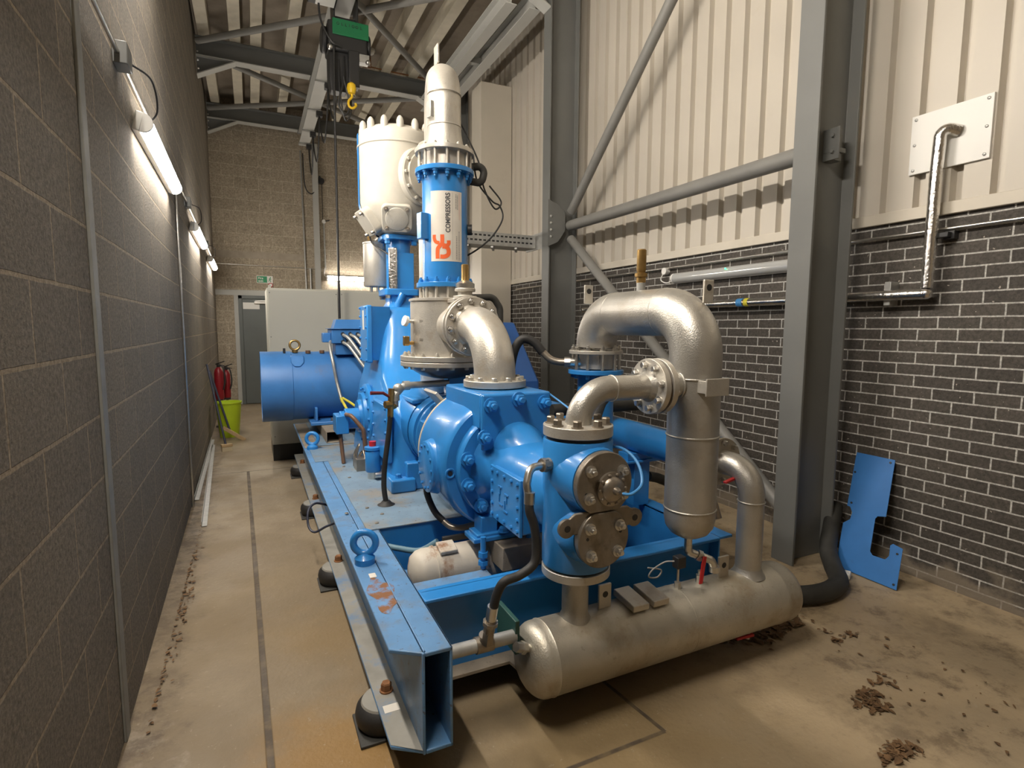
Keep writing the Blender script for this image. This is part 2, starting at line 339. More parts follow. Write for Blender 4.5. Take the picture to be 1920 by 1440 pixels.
def floor_mat():
    m = bpy.data.materials.new('stained_concrete'); m.use_nodes = True; nt = m.node_tree; N = nt.nodes; L = nt.links
    b = N['Principled BSDF']; b.inputs['Roughness'].default_value = .62; b.inputs['Specular IOR Level'].default_value = .35
    geo = N.new('ShaderNodeNewGeometry'); sx = N.new('ShaderNodeSeparateXYZ'); L.new(geo.outputs['Position'], sx.inputs[0])
    def noise(s, d=6, r=.6, off=(0, 0, 0)):
        n = N.new('ShaderNodeTexNoise'); n.inputs['Scale'].default_value = s; n.inputs['Detail'].default_value = d; n.inputs['Roughness'].default_value = r
        a = N.new('ShaderNodeVectorMath'); a.inputs[1].default_value = off; L.new(geo.outputs['Position'], a.inputs[0]); L.new(a.outputs[0], n.inputs['Vector']); return n.outputs['Fac']
    def rng(x, a, c, d=0, e=1):
        r = N.new('ShaderNodeMapRange'); r.interpolation_type = 'SMOOTHSTEP'
        for i, q in enumerate((a, c, d, e)): r.inputs[i + 1].default_value = q
        L.new(x, r.inputs[0]); return r.outputs[0]
    def mix(f, a, c):
        x = N.new('ShaderNodeMix'); x.data_type = 'RGBA'; L.new(f, x.inputs['Factor']); L.new(a, x.inputs['A']); x.inputs['B'].default_value = (*c, 1); return x.outputs['Result']
    def ma(op, a, c):
        x = N.new('ShaderNodeMath'); x.operation = op
        for i, q in enumerate((a, c)):
            if isinstance(q, (int, float)): x.inputs[i].default_value = q
            else: L.new(q, x.inputs[i])
        return x.outputs[0]
    base = N.new('ShaderNodeRGB'); base.outputs[0].default_value = (.205, .16, .104, 1); col = base.outputs[0]
    col = mix(rng(ma('ADD', sx.outputs['X'], ma('MULTIPLY', noise(1.7, 4, .6, (2, 4, 0)), .8)), 1.4, 2.6), col, (.40, .31, .195))
    col = mix(rng(noise(1.3), .42, .62, 0, .6), col, (.30, .24, .16))
    col = mix(rng(noise(3.2, 8, .7, (5, 2, 0)), .5, .68, 0, .55), col, (.20, .155, .105))
    col = mix(rng(noise(16, 5, .7), .56, .7, 0, .4), col, (.17, .13, .09))
    def blob(px, py, r0, r1, c, amt, ns=2.5):
        dx = ma('SUBTRACT', sx.outputs['X'], px); dy = ma('SUBTRACT', sx.outputs['Y'], py)
        d = ma('SQRT', ma('ADD', ma('MULTIPLY', dx, dx), ma('MULTIPLY', dy, dy)), 0)
        d = ma('ADD', d, ma('MULTIPLY', ma('SUBTRACT', noise(ns, 5, .6, (px, py, 1)), .5), .9))
        return mix(rng(d, r0, r1, amt, 0), col, c)
    X0, Y_0 = sx.outputs['X'], sx.outputs['Y']
    col = blob(.32, 1.95, .1, .55, (.27, .145, .03), .75)
    col = blob(.30, 2.9, .05, .45, (.28, .17, .05), .5)
    col = blob(1.2, 1.5, .2, .9, (.24, .165, .07), .6)
    col = blob(-.45, 2.35, .02, .14, (.40, .35, .28), .55, 5)
    col = blob(.05, 6.7, .1, .5, (.42, .36, .27), .6, 3)
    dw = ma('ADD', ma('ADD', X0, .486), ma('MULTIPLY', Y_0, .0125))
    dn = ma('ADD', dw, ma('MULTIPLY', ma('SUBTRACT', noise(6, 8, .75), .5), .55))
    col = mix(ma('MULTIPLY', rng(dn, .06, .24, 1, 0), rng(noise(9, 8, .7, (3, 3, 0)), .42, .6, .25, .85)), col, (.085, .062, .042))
    col = mix(rng(noise(24, 6, .75, (1, 7, 0)), .60, .68, 0, .5), col, (.40, .35, .27))
    col = mix(ma('MULTIPLY', rng(X0, 1.8, 2.6, 0, 1), rng(noise(4.5, 9, .75, (9, 1, 0)), .5, .64, 0, .7)), col, (.13, .095, .06))
    col = blob(.15, 3.2, .2, 1.4, (.17, .125, .07), .55, 3)
    # saw-cut joints: one along the passage, one across it, and the corner of an infill slab
    def line(coord, at, lo_c, lo, hi, wd=.008):
        a = rng(ma('ABSOLUTE', ma('SUBTRACT', coord, at), 0), wd, wd + .006, 1, 0)
        return ma('MULTIPLY', a, ma('MULTIPLY', ma('GREATER_THAN', lo_c, lo), ma('LESS_THAN', lo_c, hi)))
    X, Y = sx.outputs['X'], sx.outputs['Y']
    j = line(ma('ADD', X, ma('MULTIPLY', Y, .022)), .045, Y, -3, 6.7, .011)
    j = ma('MAXIMUM', j, line(Y, 6.7, X, -1, .5, .006))
    j = ma('MAXIMUM', j, line(ma('ADD', X, ma('MULTIPLY', Y, .12)), 1.637, Y, 1.59, 2.6, .006))
    j = ma('MAXIMUM', j, line(Y, 1.592, X, .9, 1.447, .006))
    col = mix(ma('MULTIPLY', j, rng(noise(11, 4), .3, .6, .5, 1)), col, (.08, .062, .045))
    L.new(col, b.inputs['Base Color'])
    bp = N.new('ShaderNodeBump'); bp.inputs['Strength'].default_value = .35; bp.inputs['Distance'].default_value = .006
    L.new(ma('SUBTRACT', ma('ADD', noise(40, 4), ma('MULTIPLY', noise(5, 6), 1.5)), ma('MULTIPLY', j, 3)), bp.inputs['Height']); L.new(bp.outputs[0], b.inputs['Normal'])
    L.new(rng(noise(2.1, 5), .35, .7, .45, .75), b.inputs['Roughness'])
    return m
FLOOR = floor_mat()

# ------------------------------------------------------------ the room
def wx(y): return -.516 - .0125 * (y - 2.4)               # face of the left wall
XR, YB, ZC, Y0 = 3.89, 12.7, 6.12, -3.0
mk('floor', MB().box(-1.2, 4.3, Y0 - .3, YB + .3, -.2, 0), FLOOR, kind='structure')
mk('wall_left', MB().plate([(wx(Y0), Y0, 0), (wx(YB), YB, 0), (wx(YB), YB, ZC), (wx(Y0), Y0, ZC)], (-.25, 0, 0)), BLOCK_L, kind='structure')
mk('wall_rear', MB().box(-1.0, 4.2, YB, YB + .25, 0, ZC), BLOCK_R, kind='structure')
mk('wall_front', MB().box(-1.0, 4.2, Y0 - .25, Y0, 0, ZC), BLOCK_R, kind='structure')
mk('wall_right', MB().box(XR, XR + .25, Y0, YB, 0, 2.335), BRICK, kind='structure')
mk('ceiling', MB().box(-1.0, 4.3, Y0 - .2, YB + .2, ZC, ZC + .12), CEIL, kind='structure')
m = MB(); prof = []                                       # trapezoidal profiled sheet
y = Y0; pitch = .205; y = 1.745 - pitch * 24
while y < YB:
    prof += [(XR + .028, y), (XR - .020, y + .012), (XR - .020, y + .150), (XR + .028, y + .162)]; y += pitch
prof = [p for p in prof if Y0 <= p[1] <= YB]
n = len(prof); m.add([(x, yy, 2.39) for x, yy in prof] + [(x, yy, ZC) for x, yy in prof], [(i, i + 1, n + i + 1, n + i) for i in range(n - 1)])
o = mk('wall_right_upper', m, CLAD, kind='structure', ang=20)
for f in o.data.polygons: f.use_smooth = False
mk('trim_1', MB().prism([(-.03, 0), (.045, 0), (.045, .065), (-.03, .075)], (XR, Y0, 2.325), (XR, YB, 2.325)), CREAM, kind='structure', bevel=.004)
mk('trim_2', MB().box(-.66, .3, YB - .012, YB, 2.26, 2.37), GREYPALE, kind='structure', bevel=.003)
mk('trim_3', MB().box(-.66, 1.06, YB - .008, YB, 3.02, 3.16), mat('lintel_concrete', (.36, .31, .245), .85, var=.1, vs_=9, bump=.3, bs=60), kind='structure')
mk('trim_4', MB().box(-.315, -.235, YB - .014, YB, 0, 2.26), GREYPALE, kind='structure', bevel=.003)
# door
d = thing('door_1', None, None, (.25, YB, 0)); d['kind'] = 'structure'
mk('door_frame', MB().box(-.235, -.165, YB - .06, YB - .001, 0, 2.26).box(.70, .77, YB - .06, YB - .001, 0, 2.26).box(-.235, .77, YB - .06, YB - .001, 2.19, 2.26), DOORM, d, .004)
lf = mk('door_leaf', MB().box(-.163, .698, YB - .045, YB - .004, .01, 2.185), DOORM, d, .003)
cl = mk('door_closer', MB().box(.06, .28, YB - .10, YB - .046, 2.09, 2.14), BRIGHT, lf, .006)
mk('closer_arm', MB().obox((.30, YB - .10, 2.155), (1, -.1, .02), .44, .02, .012), BRIGHT, lf)
mk('door_notice', MB().box(-.15, .16, YB - .05, YB - .046, 1.98, 2.115), WHITE, lf)

# ------------------------------------------------------------ steel frames
def column(y, lbl, name='steel_column'):
    t = thing(name, lbl, 'column', (3.485, y, 0))
    mk('column_shaft', MB().prism(isec(.17, .40, .018, .012), (3.485, y, 0), (3.485, y, 5.9), (1, 0, 0)), GREYSTEEL, t, .003)
    return t
cn = column(2.515, 'near grey steel column on the right with a bolted bracket in its web')
mk('bracket', MB().box(3.45, 3.56, 2.425, 2.508, 2.77, 2.80).box(3.452, 3.462, 2.40, 2.51, 2.72, 2.92).box(3.47, 3.54, 2.44, 2.51, 2.72, 2.92), GREYSTEEL, cn, .002)
for dz in (-.05, .05): bolt(cn, (3.451, 2.44, 2.82 + dz), (-1, 0, 0), .012, .014, GREYSTEEL, 'bracket_bolt')
cf = column(6.0, 'farther grey steel column where three round brace tubes meet')
cr_ = column(9.75, 'grey steel column half hidden behind the tall beige duct')
mk('gusset_plate', MB().plate([(3.26, 5.905, 3.16), (3.26, 5.905, 2.60), (3.40, 5.905, 2.66), (3.50, 5.905, 2.80), (3.50, 5.905, 3.02), (3.40, 5.905, 3.1)], (0, -.014, 0)), GREYSTEEL, cf, .002)
for z in (2.72, 2.80, 2.88, 2.96): bolt(cf, (3.30, 5.891, z), (0, -1, 0), .012, .012, GREYPALE, 'gusset_bolt')
def rod(name, lbl, cat, p0, p1, r, mt, **k): return mk(name, MB().tube([p0, p1], r, 20), mt, label=lbl, cat=cat, **k)
XB = 3.55
rod('brace_tube', 'level round grey brace tube running between the two right-hand columns', 'brace', (XB, 2.62, 2.84), (XB, 5.86, 2.86), .062, TUBEGREY)
rod('brace_tube', 'round grey brace tube rising steeply from the far column towards the roof', 'brace', (XB, 5.84, 3.02), (XB, 2.62, 6.0), .052, TUBEGREY)
rod('brace_tube', 'round grey brace tube dropping from the far column behind the silver pipe loop', 'brace', (XB, 5.84, 2.70), (XB, 2.575, .155), .052, TUBEGREY)
ZR = 5.74                                                 # rafter centre
for y, lbl in ((2.515, 'roof rafter overhead at the near column'), (6.0, 'grey roof rafter haunched onto the farther right-hand column'), (9.75, 'grey roof rafter crossing behind the hoist with lamp-lit haunches at both ends'), (12.42, 'grey roof rafter lying against the top of the rear wall')):
    t = thing('roof_rafter', lbl, 'rafter', (1.4, y, 5.35))
    xa = wx(y) + .02
    mk('rafter_beam', MB().prism(isec(.17, .27, .014, .01), (xa, y, ZR), (3.28, y, ZR)), GREYSTEEL, t, .002)
    for sgn, x0, x1 in ((1, xa, xa + .52), (-1, 3.28, 2.76)):
        h_ = MB().prism([(0, 0), (0, .27), (.009, .27), (.009, 0)], (x0, y, 5.335), (x0, y, 5.336))
        h_ = MB().plate([(x0, y - .005, ZR - .13), (x0, y - .005, 5.34), (x1, y - .005, ZR - .13)], (0, .01, 0))
        hp = mk('haunch', h_, GREYSTEEL, t)
        mk('haunch_flange', MB().plate([(x0, y - .085, 5.34), (x0, y + .085, 5.34), (x1, y + .085, ZR - .13), (x1, y - .085, ZR - .13)], (0, 0, -.016)), GREYPALE, t)  # lamp light on the grey haunch underside put in as pale colour
    mk('lower_flange', MB().box(xa, 3.28, y - .086, y + .086, ZR - .140, ZR - .132), GREYPALE, t)  # thin pale cover: lamp light from below painted onto the grey flange
    for k in range(4): bolt(t, (xa + .012, y - .05, 5.42 + .12 * k), (1, 0, 0), .013, .02, BRIGHT, 'end_bolt')
rods = [((wx(9.4) + .05, 9.50, 5.72), (3.2, 6.12, 5.72), 'round roof brace tube passing behind the hoist from the left wall'),
        ((.2, 6.15, 5.72), (3.2, 9.68, 5.72), 'round roof brace tube sloping down to the right behind the silver bend'),
        ((wx(11.9) + .05, 12.2, 5.72), (3.2, 9.85, 5.72), 'far roof brace tube rising to the right under the ceiling'),
        ((-.5, 9.85, 5.72), (3.2, 12.3, 5.72), 'far roof brace tube falling to the right above the white cylinder'),
        ((-.5, 2.6, 5.72), (3.2, 5.9, 5.72), 'near roof brace tube above the camera')]
for a, b_, l in rods[:4]: rod('roof_brace', l, 'brace', a, b_, .045, TUBEGREY)
for x in (-.47, -.06, .22, .70, 1.22, 1.74, 2.20, 2.66):
    mk('roof_purlin', MB().box(x - .075, x + .075, Y0, YB, ZR + .145, ZC - .001), WOODCREAM, label='cream purlin strip running along the underside of the brown ceiling', cat='purlin', group='cream roof purlins')
m = MB().prism(isec(.14, .26, .012, .01), (2.98, Y0, 5.66), (2.98, YB - .4, 5.66))
mk('eaves_beam', MB().prism(isec(.14, .22, .012, .01), (2.86, 6.1, 5.46), (2.86, 9.65, 5.46)), GREYPALE, label='pale eaves beam with web stiffeners beside the roof above the beige duct', cat='beam', bevel=.002)
mk('eaves_beam', MB().prism(isec(.15, .2, .012, .01), (3.17, 6.1, 5.46), (3.17, 9.65, 5.46)), GREYPALE, label='pale eaves beam nearest the cream cladding', cat='beam', bevel=.002)
mk('roof_strut', MB().box(2.94, 3.32, 7.75, 7.83, 5.42, 5.5), GREYPALE, label='short pale strut crossing between the eaves beams at the duct top', cat='strut')

# tall beige duct, tray, conduit on the right-hand side
t = thing('boxed_duct', 'tall plain beige boxed duct standing against the right wall behind the compressor', 'duct', (3.6, 8.4, 0))
mk('duct_casing', MB().box(3.335, 3.86, 8.2, 8.6, 0, 5.4), CREAM, t, .004)
t = thing('cable_tray', 'perforated steel cable tray running from the far column behind the blue labelled pipe', 'cable tray', (2.4, 6.36, 2.6))
TYY = 6.22
mk('tray_floor', MB().box(1.5, 3.26, TYY, TYY + .28, 2.615, 2.62), GALV, t)
for yy in (TYY, TYY + .28): mk('tray_side', MB().box(1.5, 3.26, yy - .003, yy + .003, 2.62, 2.77), GALV, t)
m = MB()
for k in range(30):
    for z in (2.66, 2.72): mk('slot', MB().box(1.53 + .057 * k, 1.565 + .057 * k, TYY - .0045, TYY - .003, z, z + .02), DARK, t)
mk('tray_hanger', MB().box(3.286, 3.30, 6.02, 6.52, 2.60, 2.80), GALV, t, .002)
for k in range(4): mk('tray_bracket', MB().obox((2.1 + .32 * k, TYY + .14, 2.60), (.5, 1, 0), .30, .03, .02), GALV, t)
# foil-wrapped pipe, its cover plate, lamp and conduits on the right wall
t = thing('foil_pipe', 'shiny foil wrapped pipe turning down the brick wall from the white cover plate', 'pipe', (3.78, 2.0, 1.84))
mk('pipe_run', MB().tube(fillet([(3.852, 1.925, 2.80), (3.79, 1.985, 2.83), (3.79, 2.0, 2.75)], .04, 5)[:-1] + [V((3.79, 2.0, 2.55)), V((3.79, 2.0, 1.88))], .034, 20).tube([(3.79, 2.0, 1.845), (3.79, 2.6, 1.845), (3.79, 5.9, 1.845)], .034, 20).sphere((3.79, 2.0, 1.845), .035), FOIL, t)
mk('pipe_band', MB().tube([(3.79, 3.40, 1.845), (3.79, 3.46, 1.845)], .036), CABLE_BLUE, t)
mk('pipe_band', MB().tube([(3.79, 3.34, 1.845), (3.79, 3.38, 1.845)], .036), YGREEN, t)
for yy, zz in ((2.24, 1.845),): mk('pipe_clip', MB().box(3.80, 3.89, yy - .02, yy + .02, zz - .065, zz + .09), GALV, t, .003)
mk('pipe_clip', MB().box(3.84, 3.89, 1.90, 1.96, 2.17, 2.22).box(3.80, 3.86, 1.915, 2.0, 2.18, 2.21), DARK, t, .003)
pl = thing('cover_plate', 'white square cover plate screwed to the cladding where the foil pipe enters', 'plate', (3.87, 1.98, 2.6))
mk('plate_sheet', MB().box(3.852, 3.869, 1.765, 2.195, 2.605, 2.965), WHITE, pl, .002)
for yy in (1.79, 2.17):
    for zz in (2.63, 2.785, 2.94): bolt(pl, (3.852, yy, zz), (-1, 0, 0), .009, .006, GALV, 'screw', 'cap')
mk('conduit_run', MB().tube([(3.855, -2.5, 2.235), (3.855, 8.0, 2.235)], .011, 10), BRIGHT, label='thin bright conduit running along the top of the brick wall', cat='conduit')
jb = thing('junction_box', 'small round white junction box on the conduit at the wall lamp', 'junction box', (3.85, 4.47, 2.17))
mk('box_body', MB().cyl((3.885, 4.47, 2.205), (3.83, 4.47, 2.205), .035), WHITE, jb)
mk('flex_cable', MB().tube(spline([(3.84, 4.49, 2.18), (3.84, 4.52, 2.12), (3.84, 4.44, 2.085), (3.84, 4.33, 2.10)]), .006, 8), WHITE, jb)
def batten(name, lbl, p0, p1, nrm, lit=True, group=None):
    """weatherproof tube light: pale back tray, clear/lit diffuser, two end caps"""
    p0, p1, nrm = V(p0), V(p1), V(nrm).normalized(); ax = (p1 - p0).normalized(); L = (p1 - p0).length
    t = thing(name, lbl, 'light fitting', (p0 + p1) / 2 + V((0, 0, -.05)), group)
    sd = ax.cross(nrm)
    mk('tray', MB().prism([(-.05, -.045), (.05, -.045), (.05, -.008), (-.05, -.008)], p0, p1, nrm), WHITE, t, .004)
    sec = [(.048 * math.cos(a), -.008 + .05 * math.sin(a)) for a in [PI * k / 10 for k in range(11)]]
    mk('diffuser', MB().prism(sec, p0 + ax * .02, p1 - ax * .02, nrm), (TUBE_H if lit == 2 else TUBE_M) if lit else mat('clear_grey_diffuser', (.62, .63, .62), .12, metal=.35), t)
    for q, s_ in ((p0, 1), (p1, -1)): mk('end_cap', MB().prism([(x * 1.05, yy * 1.04) for x, yy in sec], q, q + ax * s_ * .02, nrm), WHITE, t)
    return t
b = batten('tube_light', 'unlit tube light on the dark brick wall above the silver pipe loop', (3.835, 4.33, 2.12), (3.835, 2.80, 2.12), (-1, 0, 0), lit=False)
mk('indicator', MB().sphere((3.79, 3.62, 2.15), .008, 10), LED_M, b)
# lit tubes on the left wall and rear wall
wn = V((1, .0125, 0))
for y0, y1, l in ((3.55, 5.10, 'nearest of the lit tube lights on the left block wall'), (6.92, 8.50, 'middle one of the lit tube lights on the left block wall'), (10.05, 11.6, 'farthest of the lit tube lights on the left block wall')):
    batten('tube_light', l, (wx(y0) + .055, y0, 2.69), (wx(y1) + .055, y1, 2.69), (1, .0125, -.25), group=None)
batten('tube_light', 'lit tube light on the rear wall above the grey cabinets', (1.51, YB - .055, 2.68), (2.98, YB - .055, 2.68), (0, -1, -.2))
# upper row on the left wall, above the picture
for y0, l in ((.35, 'high tube light on the left wall above the camera'), (2.9, 'high tube light on the left wall over the skid end')):
    batten('tube_light', l, (wx(y0) + .085, y0, 4.38), (wx(y0 + 1.5) + .085, y0 + 1.5, 4.38), (1, 0, -.7), lit=2)
# conduit with boxes feeding the left-hand lights
t = thing('lighting_conduit', 'bright steel conduit with two junction boxes linking the left wall lights', 'conduit', (wx(4) + .03, 4, 2.75))
zc = 2.865
mk('conduit_pipe', MB().tube([(wx(-2) + .02, -2, zc), (wx(12) + .02, 12, zc)], .011, 10), BRIGHT, t)
for y0 in (3.20, 6.55, 9.7):
    mk('junction_box', MB().box(wx(y0), wx(y0) + .06, y0 - .06, y0 + .06, zc - .05, zc + .05), GREYSTEEL, t, .004)
    mk('flex_cable', MB().tube(spline([(wx(y0) + .05, y0 + .06, zc - .0), (wx(y0) + .12, y0 + .18, zc - .02), (wx(y0) + .12, y0 + .32, zc - .12), (wx(y0) + .06, y0 + .40, zc - .17)]), .005, 8), DARK, t)
t = thing('wall_trunking', 'pale upright steel trunking strip on the near left block wall', 'trunking', (wx(2.47) + .02, 2.47, 0))
mk('trunking_strip', MB().box(wx(2.47), wx(2.47) + .012, 2.435, 2.505, .0, 5.5), mat('dull_grey_trunking', (.26, .26, .24), .6, var=.12, vs_=12), t, .003)
rod('wall_conduit', 'thin upright conduit on the left wall beyond the nearest lit tube', 'conduit', (wx(5.5) + .012, 5.55, 0), (wx(5.5) + .012, 5.55, 2.86), .010, BRIGHT)

# rear wall fittings
rod('rear_conduit', 'thin level conduit along the rear block wall', 'conduit', (wx(12.7) + .02, YB - .02, 2.885), (1.5, YB - .02, 2.865), .011, BRIGHT)
rod('rear_conduit', 'tall upright conduit on the rear wall left of the grey column', 'conduit', (1.10, YB - .02, 2.1), (1.06, YB - .02, 5.3), .018, GALV)
rod('rear_conduit', 'short upright conduit dropping into the grey cabinets', 'conduit', (1.19, YB - .02, 2.1), (1.19, YB - .02, 2.87), .018, GALV)
rod('rear_conduit', 'conduit on the rear wall right of the grey column below a white box', 'conduit', (1.50, YB - .02, 2.87), (1.49, YB - .02, 3.85), .016, GALV)
mk('rear_column', MB().prism(isec(.11, .12, .01, .01), (1.335, YB - .06, 0), (1.335, YB - .06, 5.45), (0, 1, 0)), GREYPALE, label='slim pale grey steel post up the middle of the rear block wall', cat='column')
t = thing('wall_socket', 'small white wall box with a dark lever on the rear wall', 'switch', (1.5, YB - .05, 3.8))
mk('socket_body', MB().cyl((1.49, YB - .001, 3.88), (1.49, YB - .06, 3.88), .04), WHITE, t)
mk('socket_lever', MB().obox((1.56, YB - .05, 3.90), (1, 0, .25), .1, .02, .02), DARK, t)
mk('socket_lead', MB().tube(spline([(1.49, YB - .03, 2.9), (1.47, YB - .04, 2.75), (1.53, YB - .05, 2.69)]), .008, 8), WHITE, t)
t = thing('cable_gland', 'round black cable gland high on the rear wall with a drooping cable', 'cable gland', (1.46, YB - .05, 4.6))
mk('gland_body', MB().cyl((1.46, YB - .001, 4.72), (1.46, YB - .08, 4.72), .06), DARK, t)
mk('hanging_cable', MB().tube(spline([(1.46, YB - .09, 4.70), (1.42, YB - .09, 4.80), (1.36, YB - .10, 4.55), (1.24, YB - .12, 4.42), (1.12, YB - .14, 4.58), (1.09, YB - .2, 5.2)]), .012, 8), DARK, t)
mk('lower_lead', MB().tube([(1.47, YB - .03, 4.68), (1.47, YB - .03, 3.92)], .006, 8), DARK, t)
# exit sign
def text_mesh(txt, size, bold=0):
    cu = bpy.data.curves.new('text', 'FONT'); cu.body = txt; cu.size = size; cu.align_x = 'LEFT'; cu.offset = bold
    ob = bpy.data.objects.new('text', cu); C.objects.link(ob)
    dg = bpy.context.evaluated_depsgraph_get(); dg.update()
    me = bpy.data.meshes.new_from_object(ob.evaluated_get(dg))
    vs_ = [v.co.copy() for v in me.vertices]; fs = [list(p.vertices) for p in me.polygons]
    bpy.data.objects.remove(ob); bpy.data.curves.remove(cu); bpy.data.meshes.remove(me)
    return vs_, fs
sg = thing('exit_sign', 'green and white fire exit sign on the rear wall above the door', 'sign', (.28, YB - .01, 2.52))
mk('sign_board', MB().box(.125, .435, YB - .012, YB - .001, 2.525, 2.675), WHITE, sg)
mk('green_panel', MB().box(.135, .325, YB - .0135, YB - .012, 2.535, 2.665), SIGNG, sg)
m = MB()
for txt, z in (('Fire', 2.605), ('exit', 2.55)):
    v_, f_ = text_mesh(txt, .062, .0015); m.add([(.155 + p.x, YB - .0145, z + p.y) for p in v_], f_)
mk('lettering', m, WHITE, sg, ang=10)
m = MB()                                                  # running figure
def stroke2(pts, wd):
    for a, b_ in zip(pts[:-1], pts[1:]):
        m.obox(((a[0] + b_[0]) / 2, YB - .0145, (a[1] + b_[1]) / 2), (b_[0] - a[0], 0, b_[1] - a[1]), math.hypot(b_[0] - a[0], b_[1] - a[1]) + wd * .5, .002, wd, (0, -1, 0) if False else (0, 0, 1))
stroke2([(.385, 2.625), (.378, 2.59)], .016); stroke2([(.378, 2.59), (.395, 2.57), (.385, 2.548)], .01); stroke2([(.378, 2.59), (.362, 2.572), (.345, 2.57)], .01); stroke2([(.383, 2.622), (.4, 2.61), (.412, 2.615)], .008); stroke2([(.383, 2.622), (.365, 2.618), (.358, 2.6)], .008)
m.cyl((.39, YB - .0135, 2.643), (.39, YB - .0155, 2.643), .011)
mk('pictogram', m, SIGNG, sg)
sg2 = thing('round_sign', 'small round red and white sign beside the top corner of the grey cabinet', 'sign', (.40, YB - .01, 2.44))
mk('disc', MB().cyl((.39, YB - .001, 2.49), (.39, YB - .012, 2.49), .045), WHITE, sg2)
mk('red_ring', MB().torus((.39, YB - .012, 2.49), (0, 1, 0), .038, .007), RED, sg2)

# cabinets
def cabinet(x0, x1, lbl):
    t = thing('control_cabinet', lbl, 'cabinet', ((x0 + x1) / 2, 7.5, 0))
    mk('plinth', MB().box(x0 + .005, x1 - .005, 7.11, 7.9, 0, .20), DARK, t)
    mk('casing', MB().box(x0, x1, 7.10, 7.92, .20, 2.075), CABINET, t, .004)
    mk('back_panel', MB().box(x0 + .012, x1 - .012, 7.085, 7.0995, .225, 2.055), CABINET, t, .003)
    for x in (x0 + .03, x1 - .03):
        for z in (.3, .9, 1.5, 2.02): bolt(t, (x, 7.085, z), (0, -1, 0), .006, .005, GREYSTEEL, 'screw', 'cap')
    return t
cab = cabinet(.17, .982, 'left of the plain grey cabinets, nearest the door')
cabinet(.988, 1.80, 'right of the plain grey cabinets, behind the blue motor and tower')
mk('lifting_eye', MB().box(.19, .22, 7.12, 7.15, 2.075, 2.11), CABINET, cab)

# hoist rail and hoist
t = thing('hoist_rail', 'pale grey hoist runway beam hung under the roof rafters', 'beam', (1.11, 9, 5.3))
mk('rail_beam', MB().prism(isec(.20, .26, .014, .01), (1.11, 5.0, 5.45), (1.11, 12.4, 5.45)), GREYPALE, t, .002)
for yy in (6.0, 9.75, 12.42): mk('beam_clamp', MB().box(1.0, 1.22, yy - .1, yy + .1, 5.58, 5.602), GREYSTEEL, t)
for yy in (8.0, 9.1, 10.3, 11.4, 12.2):
    q = thing('festoon_trolley', {8.0: 'festoon cable trolley nearest the hoist', 9.1: 'second festoon cable trolley from the hoist', 10.3: 'third festoon cable trolley from the hoist', 11.4: 'fourth festoon cable trolley from the hoist', 12.2: 'festoon cable trolley at the rear wall end of the rail'}[yy], 'trolley', (1.2, yy, 5.2))
    mk('trolley_plate', MB().box(1.0, 1.225, yy - .03, yy + .03, 5.296, 5.318), GALV, q)
    mk('cable_clamp', MB().box(1.14, 1.24, yy - .05, yy + .05, 5.215, 5.296), DARK, q)
fest = MB()
ys = [7.3, 8.0, 9.1, 10.3, 11.4, 12.2]
for a, b_ in zip(ys[:-1], ys[1:]):
    fest.tube(spline([(1.19, a, 5.23), (1.19, a + (b_ - a) * .12, 4.95), (1.19, (a + b_) / 2, 4.62), (1.19, b_ - (b_ - a) * .12, 4.95), (1.19, b_, 5.23)]), .013, 8)
mk('festoon_cable', fest, DARK, label='looped black festoon cable hanging along the hoist rail', cat='cable')
h = thing('chain_hoist', 'black and green electric chain hoist hanging from the roof rail', 'hoist', (1.13, 7.0, 4.3))
hx, hy = 1.13, 7.0
mk('hoist_body', MB().box(hx - .22, hx + .22, hy - .16, hy + .16, 4.78, 5.10).cyl((hx - .28, hy, 4.93), (hx - .22, hy, 4.93), .14).cyl((hx + .22, hy, 4.93), (hx + .27, hy, 4.93), .14), DARK, h, .02)
gc = mk('green_cover', MB().box(hx - .17, hx + .235, hy - .175, hy - .161, 4.94, 5.115), GREENH, h, .004)
m = MB()                                                  # worn lettering: only the dark strokes are still to be made out
for k in range(7):
    q = hx - .11 + .042 * k
    m.torus((q, hy - .1762, 5.06), (0, 1, 0), .013, .003, 14, 5) if k in (0, 4, 5) else m.box(q - .003, q + .003, hy - .1775, hy - .175, 5.045, 5.075)
    if k in (1, 2, 6): m.box(q - .003, q + .016, hy - .1775, hy - .175, 5.045, 5.05)
mk('worn_lettering', m, DARK, gc, ang=10)
mk('trolley_frame', MB().box(hx - .15, hx - .13, hy - .12, hy + .12, 5.1, 5.5).box(hx + .11, hx + .13, hy - .12, hy + .12, 5.1, 5.5).cyl((hx - .14, hy, 5.2), (hx + .12, hy, 5.2), .02), DARK, h, .003)
mk('chain_bag', MB().loft([[(hx - .10 + sx_ * .11 * k, hy + sy2 * .10 * k, z) for sx_, sy2 in ((-1, -1), (1, -1), (1, 1), (-1, 1))] for z, k in ((4.80, 1), (4.5, 1), (4.36, .8))]), DARK, h, .01)
m = MB()
for k in range(17):
    m.torus((hx + .06, hy - .12, 4.80 - .03 * k), (1, 0, 0) if k % 2 else (0, 1, 0), .014, .0045, 12, 6)
mk('load_chain', m, BRIGHT, h)
mk('hook_shield', MB().box(hx + .0, hx + .12, hy - .18, hy - .06, 4.40, 4.80), DARK, h, .008)
hk = mk('hook_block', MB().lathe((hx + .02, hy - .2, 4.30), (0, 0, 1), [(.01, 0), (.04, .01), (.055, .06), (.045, .11), (.02, .13)], 20), YELLOW, h)
